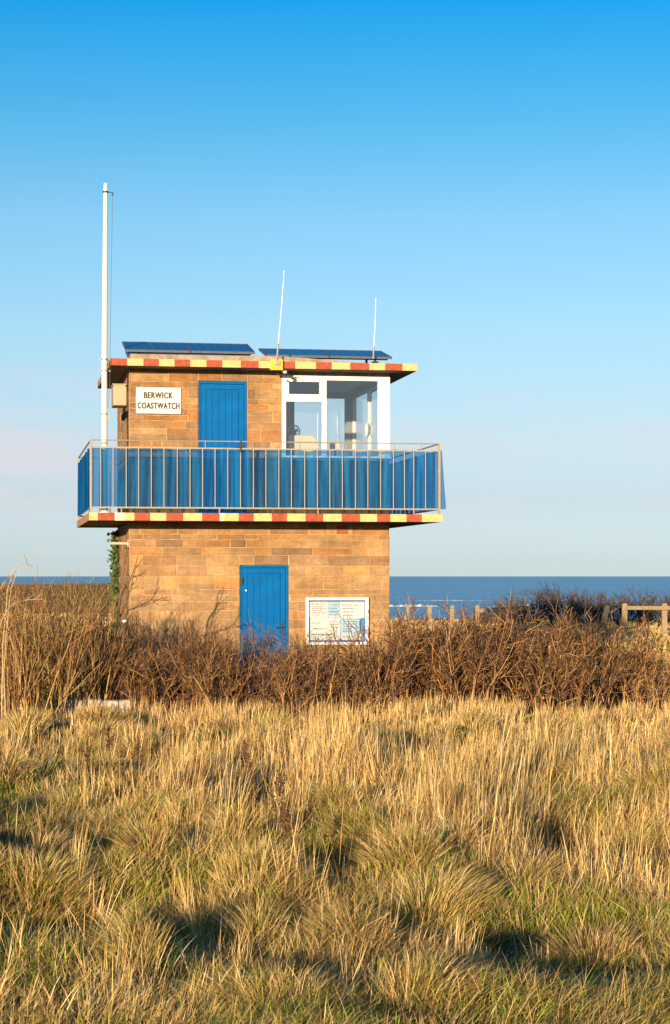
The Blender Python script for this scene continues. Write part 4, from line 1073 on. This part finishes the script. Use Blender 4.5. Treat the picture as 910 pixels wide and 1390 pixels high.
# dead dock stalks in the grass
def dock(px, d, h, label, seed):
    r = random.Random(seed); c = at(px, d); e = empty('dock_plant', c); tag(e, label, 'plant', 'dead dock stalks in the grass'); e.rotation_euler = (0, r.uniform(-.15, .25), r.uniform(0, 3))
    b = MB(); b.tube([(0, 0, -.05), (.01, 0, h*.5), (.02, .01, h)], [.006, .005, .003], 5, col=(.12, .065, .035))
    heads = [(0.015, 0, h*.55, h*.45)]
    br_ = []
    for k in range(5):
        z = h*r.uniform(.4, .75); t = r.uniform(0, 6.28); l = h*r.uniform(.18, .32); dx, dy = math.cos(t)*.4, math.sin(t)*.4
        p = [(.01, 0, z), (.01+dx*l*.6, dy*l*.6, z+l*.6), (.01+dx*l, dy*l, z+l)]; b.tube(p, .003, 4, col=(.12, .065, .035)); br_.append(p)
    b.build('stem', M['bark'], e, colattr=True)
    rn = np.random.default_rng(seed)
    def pf_(n, q):
        P = np.empty((n, 3))
        for i_ in range(n):
            if i_ % 2 or not br_: z = h*q.uniform(.5, 1.02); P[i_] = (.015, 0, z)
            else:
                pp_ = br_[q.integers(0, len(br_))]; t = q.uniform(.2, 1.05); P[i_] = [pp_[0][a]*(1-t)+pp_[2][a]*t for a in range(3)]
        return P+q.normal(0, .011, (n, 3))
    V_, T_, c_ = leaves(260, pf_, .009, lambda n, q: np.array([[.16, .085, .035]])*q.uniform(.5, 1.5, (n, 1)), seed)
    o = npmesh('seed_head', V_, T_, M['leafmat'], c_); o.parent = e
for k, (px, d, h, lab) in enumerate((
    (52, 21.5, .45, 'dark dock stalk at the far left below the low white wall'), (150, 19.5, .5, 'brown dock stalk with thick head left of centre in upper grass'),
    (118, 16.6, .45, 'brown dock stalk in the left middle of the grass'), (160, 16.2, .42, 'second brown dock stalk in the left middle, right of its twin'),
    (190, 18.4, .4, 'short brown dock stalk in grass below the left bushes'), (238, 20.4, .42, 'thin dock stalk in the grass below the tower wall'), (340, 15.0, .5, 'brown dock stalk in grass below the lower door'),
    (372, 14.2, .5, 'dark dock stalk in the dead grass near the middle'), (330, 17.6, .45, 'dock stalk in the grass under the white plastic bag'), (395, 12.6, .5, 'tall dock stalk in the dead tussock at the lower middle'), (548, 20.6, .4, 'small dock stalk in grass below the tower right corner'), (20, 24.3, .4, 'dock stalk at the left edge under the golden shrub'))):
    dock(px, d, h, lab, 300+k)

# ------------------------------------------------------------------ grass
def blades(base, h, wd, laz, lean, faz, croot, ctip, curl=1.8):
    n = len(base); ts = np.array([0, .35, .72, 1.0]); ws = np.array([.8, 1, .65, 0])
    ld = np.stack([np.cos(laz), np.sin(laz), np.zeros(n)], 1); fd = np.stack([np.cos(faz), np.sin(faz), np.zeros(n)], 1)
    V = np.empty((n, 7, 3)); Cc = np.empty((n, 7, 3)); k = 0
    for t, w_ in zip(ts, ws):
        up = h*t*np.sqrt(np.clip(1-(lean*t*.7)**2, .15, 1))
        c = base+ld*(h*lean*t**curl)[:, None]; c[:, 2] += up
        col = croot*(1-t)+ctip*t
        if w_ > 0:
            V[:, k] = c-fd*(wd*w_*.5)[:, None]; V[:, k+1] = c+fd*(wd*w_*.5)[:, None]; Cc[:, k] = col; Cc[:, k+1] = col; k += 2
        else: V[:, k] = c; Cc[:, k] = col
    i_ = np.arange(n)[:, None]*7
    T = np.concatenate([i_+np.array(t) for t in ([0, 1, 3], [0, 3, 2], [2, 3, 5], [2, 5, 4], [4, 5, 6])], 0)
    return V.reshape(-1, 3), T, Cc.reshape(-1, 3)
def scatter(n, d0, d1, side, r, power=1.0):
    """points in the trapezoid seen by the camera plus a margin at the sides"""
    t = r.random(n)
    d = d0+(d1-d0)*t**power
    hw = .1724*d+side; x = r.uniform(-1, 1, n)*hw
    return x, d
def inb(x, y, m=.03):
    du = (x-X0)*ca+(y-Y0)*sa; dv = -(x-X0)*sa+(y-Y0)*ca
    return (du > -m) & (du < WW+m) & (dv > -m) & (dv < DEP+m)
DRY = np.array([(.86, .56, .21), (.76, .46, .16), (.90, .64, .28), (.62, .37, .13), (.82, .52, .19), (.92, .71, .38)])
BRN = np.array([(.24, .135, .06), (.17, .095, .045), (.32, .185, .08)])
GRN = np.array([(.18, .235, .022), (.27, .30, .03), (.36, .34, .04), (.11, .155, .018), (.44, .38, .06)])
def dryness(x, y):
    a = fbm(x/1.5+3.1, y/2.2, 41, 3)*.55+fbm(x/.33, y/.6, 47, 2)*.45
    return a+.03*sm(y, 19, 24)+.05*np.exp(-((x-.8)/1.3)**2-((y-15.5)/4)**2)-.04*np.exp(-((x+1.6)/.8)**2-((y-15)/1.5)**2)
def field(name, n_tuft, per, d0, d1, side, seed, kind, hs_, wscale, power=.8, thr=None, mask=None):
    r = np.random.default_rng(seed); x, y = scatter(n_tuft, d0, d1, side, r, power)
    dr = dryness(x, y)
    if kind == 'dry': keep = r.random(n_tuft) < sm(dr-.035*(1-sm(y, 12, 17))-.008, .47, .56)*.93+.07
    elif kind == 'green': keep = r.random(n_tuft) < 1.0-.3*sm(dr, .48, .62)
    else: keep = np.ones(n_tuft, bool)
    if mask is not None: keep &= mask(x, y)
    keep &= ~inb(x, y, .12)
    x, y, dr = x[keep], y[keep], dr[keep]; nt_ = len(x)
    cnt = r.integers(int(per*.5), int(per*1.5)+1, nt_); p = np.repeat(np.arange(nt_), cnt); n = len(p)
    rad = {'dry': .07, 'green': .08, 'stalk': .05, 'mat': .12}[kind]*r.uniform(.5, 1.5, nt_)
    a = r.uniform(0, 2*np.pi, n); q = np.sqrt(r.random(n))*rad[p]
    bx_ = x[p]+q*np.cos(a); by_ = y[p]+q*np.sin(a)
    ok = ~inb(bx_, by_, .02); bx_, by_, p, a, q = bx_[ok], by_[ok], p[ok], a[ok], q[ok]; n = len(p)
    base = np.stack([bx_, by_, gz(bx_, by_)-.02], 1)
    hz = (.35+1.3*fbm(x/.7, y/1.0, 71, 2))*(1-.46*sm(y, 18, 25))
    hz = hz*(1-.65*np.clip(hollow(x, y), 0, 1))*(1-(.28 if kind in ('dry', 'stalk') else 0)*(1-sm(y, 9, 15))); h = hs_*hz[p]*r.uniform(.4, 1.2, n)*r.uniform(.65, 1.35, nt_)[p]
    # common lean: mostly to the right, varying by place
    la = (fbm(x/1.2, y/1.6, 61, 2)-.5)*6.0+r.normal(0, .7, nt_); ls = {'dry': .34, 'green': .35, 'stalk': .16, 'mat': .7}[kind]*r.uniform(.1, 1.4, nt_)
    ls = ls*(1+.9*(1-sm(y, 9, 15)))
    lx = ls[p]*np.cos(la[p])*(.9)+r.normal(0, {'dry': .24, 'green': .3, 'stalk': .10, 'mat': .65}[kind], n)+q*np.cos(a)*2.2
    ly = ls[p]*np.sin(la[p])+r.normal(0, {'dry': .24, 'green': .3, 'stalk': .10, 'mat': .65}[kind], n)+q*np.sin(a)*2.2
    lean = np.clip(np.hypot(lx, ly), .02, 1.15); laz = np.arctan2(ly, lx)
    faz = r.normal(0, .8, n)
    wd = wscale*(.0022+.00025*by_)*r.uniform(.6, 1.4, n)
    if kind == 'green':
        ci = GRN[r.integers(0, len(GRN), n)]; mixd = sm(dr[p]+r.normal(0, .05, n), .47, .62)[:, None]*.75
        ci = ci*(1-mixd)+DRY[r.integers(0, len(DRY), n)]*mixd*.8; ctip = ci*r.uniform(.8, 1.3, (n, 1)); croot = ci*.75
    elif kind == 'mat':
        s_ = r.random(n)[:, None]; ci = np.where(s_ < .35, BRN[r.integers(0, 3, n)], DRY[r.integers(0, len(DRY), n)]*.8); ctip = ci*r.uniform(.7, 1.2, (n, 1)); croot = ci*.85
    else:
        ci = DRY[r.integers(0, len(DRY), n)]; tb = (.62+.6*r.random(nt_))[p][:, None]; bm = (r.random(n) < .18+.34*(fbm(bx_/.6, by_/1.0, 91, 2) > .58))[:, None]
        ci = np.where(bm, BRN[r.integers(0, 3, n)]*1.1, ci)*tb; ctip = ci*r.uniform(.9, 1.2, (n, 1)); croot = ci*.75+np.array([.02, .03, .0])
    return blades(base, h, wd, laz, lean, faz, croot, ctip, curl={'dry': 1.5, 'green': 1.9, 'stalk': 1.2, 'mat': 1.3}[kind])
def emit(name, parts, label):
    Vs, Ts, Cs = [], [], []; o_ = 0
    for V_, T_, C_ in parts: Vs.append(V_); Ts.append(T_+o_); Cs.append(C_); o_ += len(V_)
    o = npmesh(name, np.concatenate(Vs), np.concatenate(Ts), M['grass'], np.concatenate(Cs)); tag(o, label, 'grass', kind='stuff'); return o
edge = lambda x, y: y < 26.7+4.2*(fbm(x/.8, y/1.5, 33, 2)-.5)+1.2*hashv(np.floor(x*9), np.floor(y*9), 5)**3
def tussocks(seed):
    r = np.random.default_rng(seed); out = []
    for (cx, cy, cr, h0) in TUS:
        n = int(720*(cr/.25)**1.5*(1.0 if cy < 16 else .65)); a = r.uniform(0, 2*np.pi, n); q = np.sqrt(r.random(n))*cr*.75
        bx_ = cx+q*np.cos(a); by_ = cy+q*np.sin(a); base = np.stack([bx_, by_, gz(bx_, by_)-.01], 1)
        side = r.uniform(0, 2*np.pi); lx = np.cos(a)*(.3+.7*q/cr)+.45*np.cos(side)+r.normal(0, .22, n); ly = np.sin(a)*(.3+.7*q/cr)+.3*np.sin(side)+r.normal(0, .22, n)
        lean = np.clip(np.hypot(lx, ly)*1.0, .1, 1.25); laz = np.arctan2(ly, lx); h = r.uniform(.09, .24, n)*(.65+h0*2.0)
        dead = r.random() < .45; t_ = r.random(n)[:, None]; D_ = DRY[r.integers(0, 6, n)]; B_ = BRN[r.integers(0, 3, n)]*1.15; G_ = GRN[r.integers(0, 5, n)]
        ci = np.where(t_ < (.42 if dead else .14), B_, np.where(t_ < (.52 if dead else .42), G_*1.15, D_*.95))*r.uniform(.75, 1.2, (n, 1))
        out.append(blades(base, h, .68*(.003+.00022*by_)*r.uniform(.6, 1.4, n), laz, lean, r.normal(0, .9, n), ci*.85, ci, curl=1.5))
    return out
emit('tussock_grass', tussocks(77), 'matted domed tussocks of bent brown and straw coloured grass')
emit('green_grass', [field('g', 29500, 9, 6.8, 31, 2.0, 1, 'green', .115, 1.15), field('g', 12500, 11, 6.8, 16, 1.8, 7, 'green', .13, .95)], 'short green grass showing through the dry tufts in the foreground')
emit('dry_grass', [field('d', 17800, 14, 6.8, 28, 2.0, 2, 'dry', .235, .92, mask=edge), field('m', 13500, 12, 6.8, 28, 2.0, 3, 'mat', .14, .92, mask=edge), field('n', 10300, 15, 6.8, 16, 1.8, 8, 'mat', .16, .8, mask=edge), field('e', 5200, 9, 25.8, 29.4, .8, 12, 'stalk', .46, .85, power=1.0, mask=lambda x, y: fbm(x/.5, y/2, 35, 2) > .5)], 'tall dry straw coloured grass filling the foreground')
emit('grass_stalks', [field('s', 8600, 8, 7.0, 27.5, 2.0, 4, 'stalk', .42, .85, mask=lambda x, y: (dryness(x, y) > .51+.07*(1-sm(y, 9.5, 14))) & edge(x, y))], 'upright pale grass stalks standing above the dry tufts')
emit('rear_grass', [field('r', 5000, 9, 84, 99, 3.0, 15, 'dry', .30, 1.2, mask=lambda x, y: x < -4)], 'tan rough grass at the foot of the far bank on the left')
# farther field and the bank
emit('field_grass', [field('f', 15000, 10, 31, 84, 3.0, 5, 'dry', .34, 1.3, power=1.1), field('f', 5000, 8, 31, 60, 3.0, 6, 'green', .25, 1.4, power=1.0)], 'tan rough grass in the field behind the tower')
def bank():
    r = np.random.default_rng(9); n = 60000; x = r.uniform(-30, -4, n); y = r.uniform(97, 122, n)
    base = np.stack([x, y, gz(x, y)-.05], 1); pal = np.array([(.15, .09, .04), (.20, .125, .055), (.11, .08, .04), (.26, .17, .075)])
    c_ = pal[r.integers(0, 4, n)]*r.uniform(.7, 1.3, (n, 1))
    return blades(base, r.uniform(.15, .38, n), r.uniform(.03, .06, n), r.uniform(0, 6.28, n), r.uniform(.1, .7, n), r.normal(0, .8, n), c_*.8, c_)
emit('bank_scrub', [bank()], 'dark brown low scrub covering the far bank at left')
print('verts', sum(len(o.data.vertices) for o in C.objects if o.type == 'MESH'))
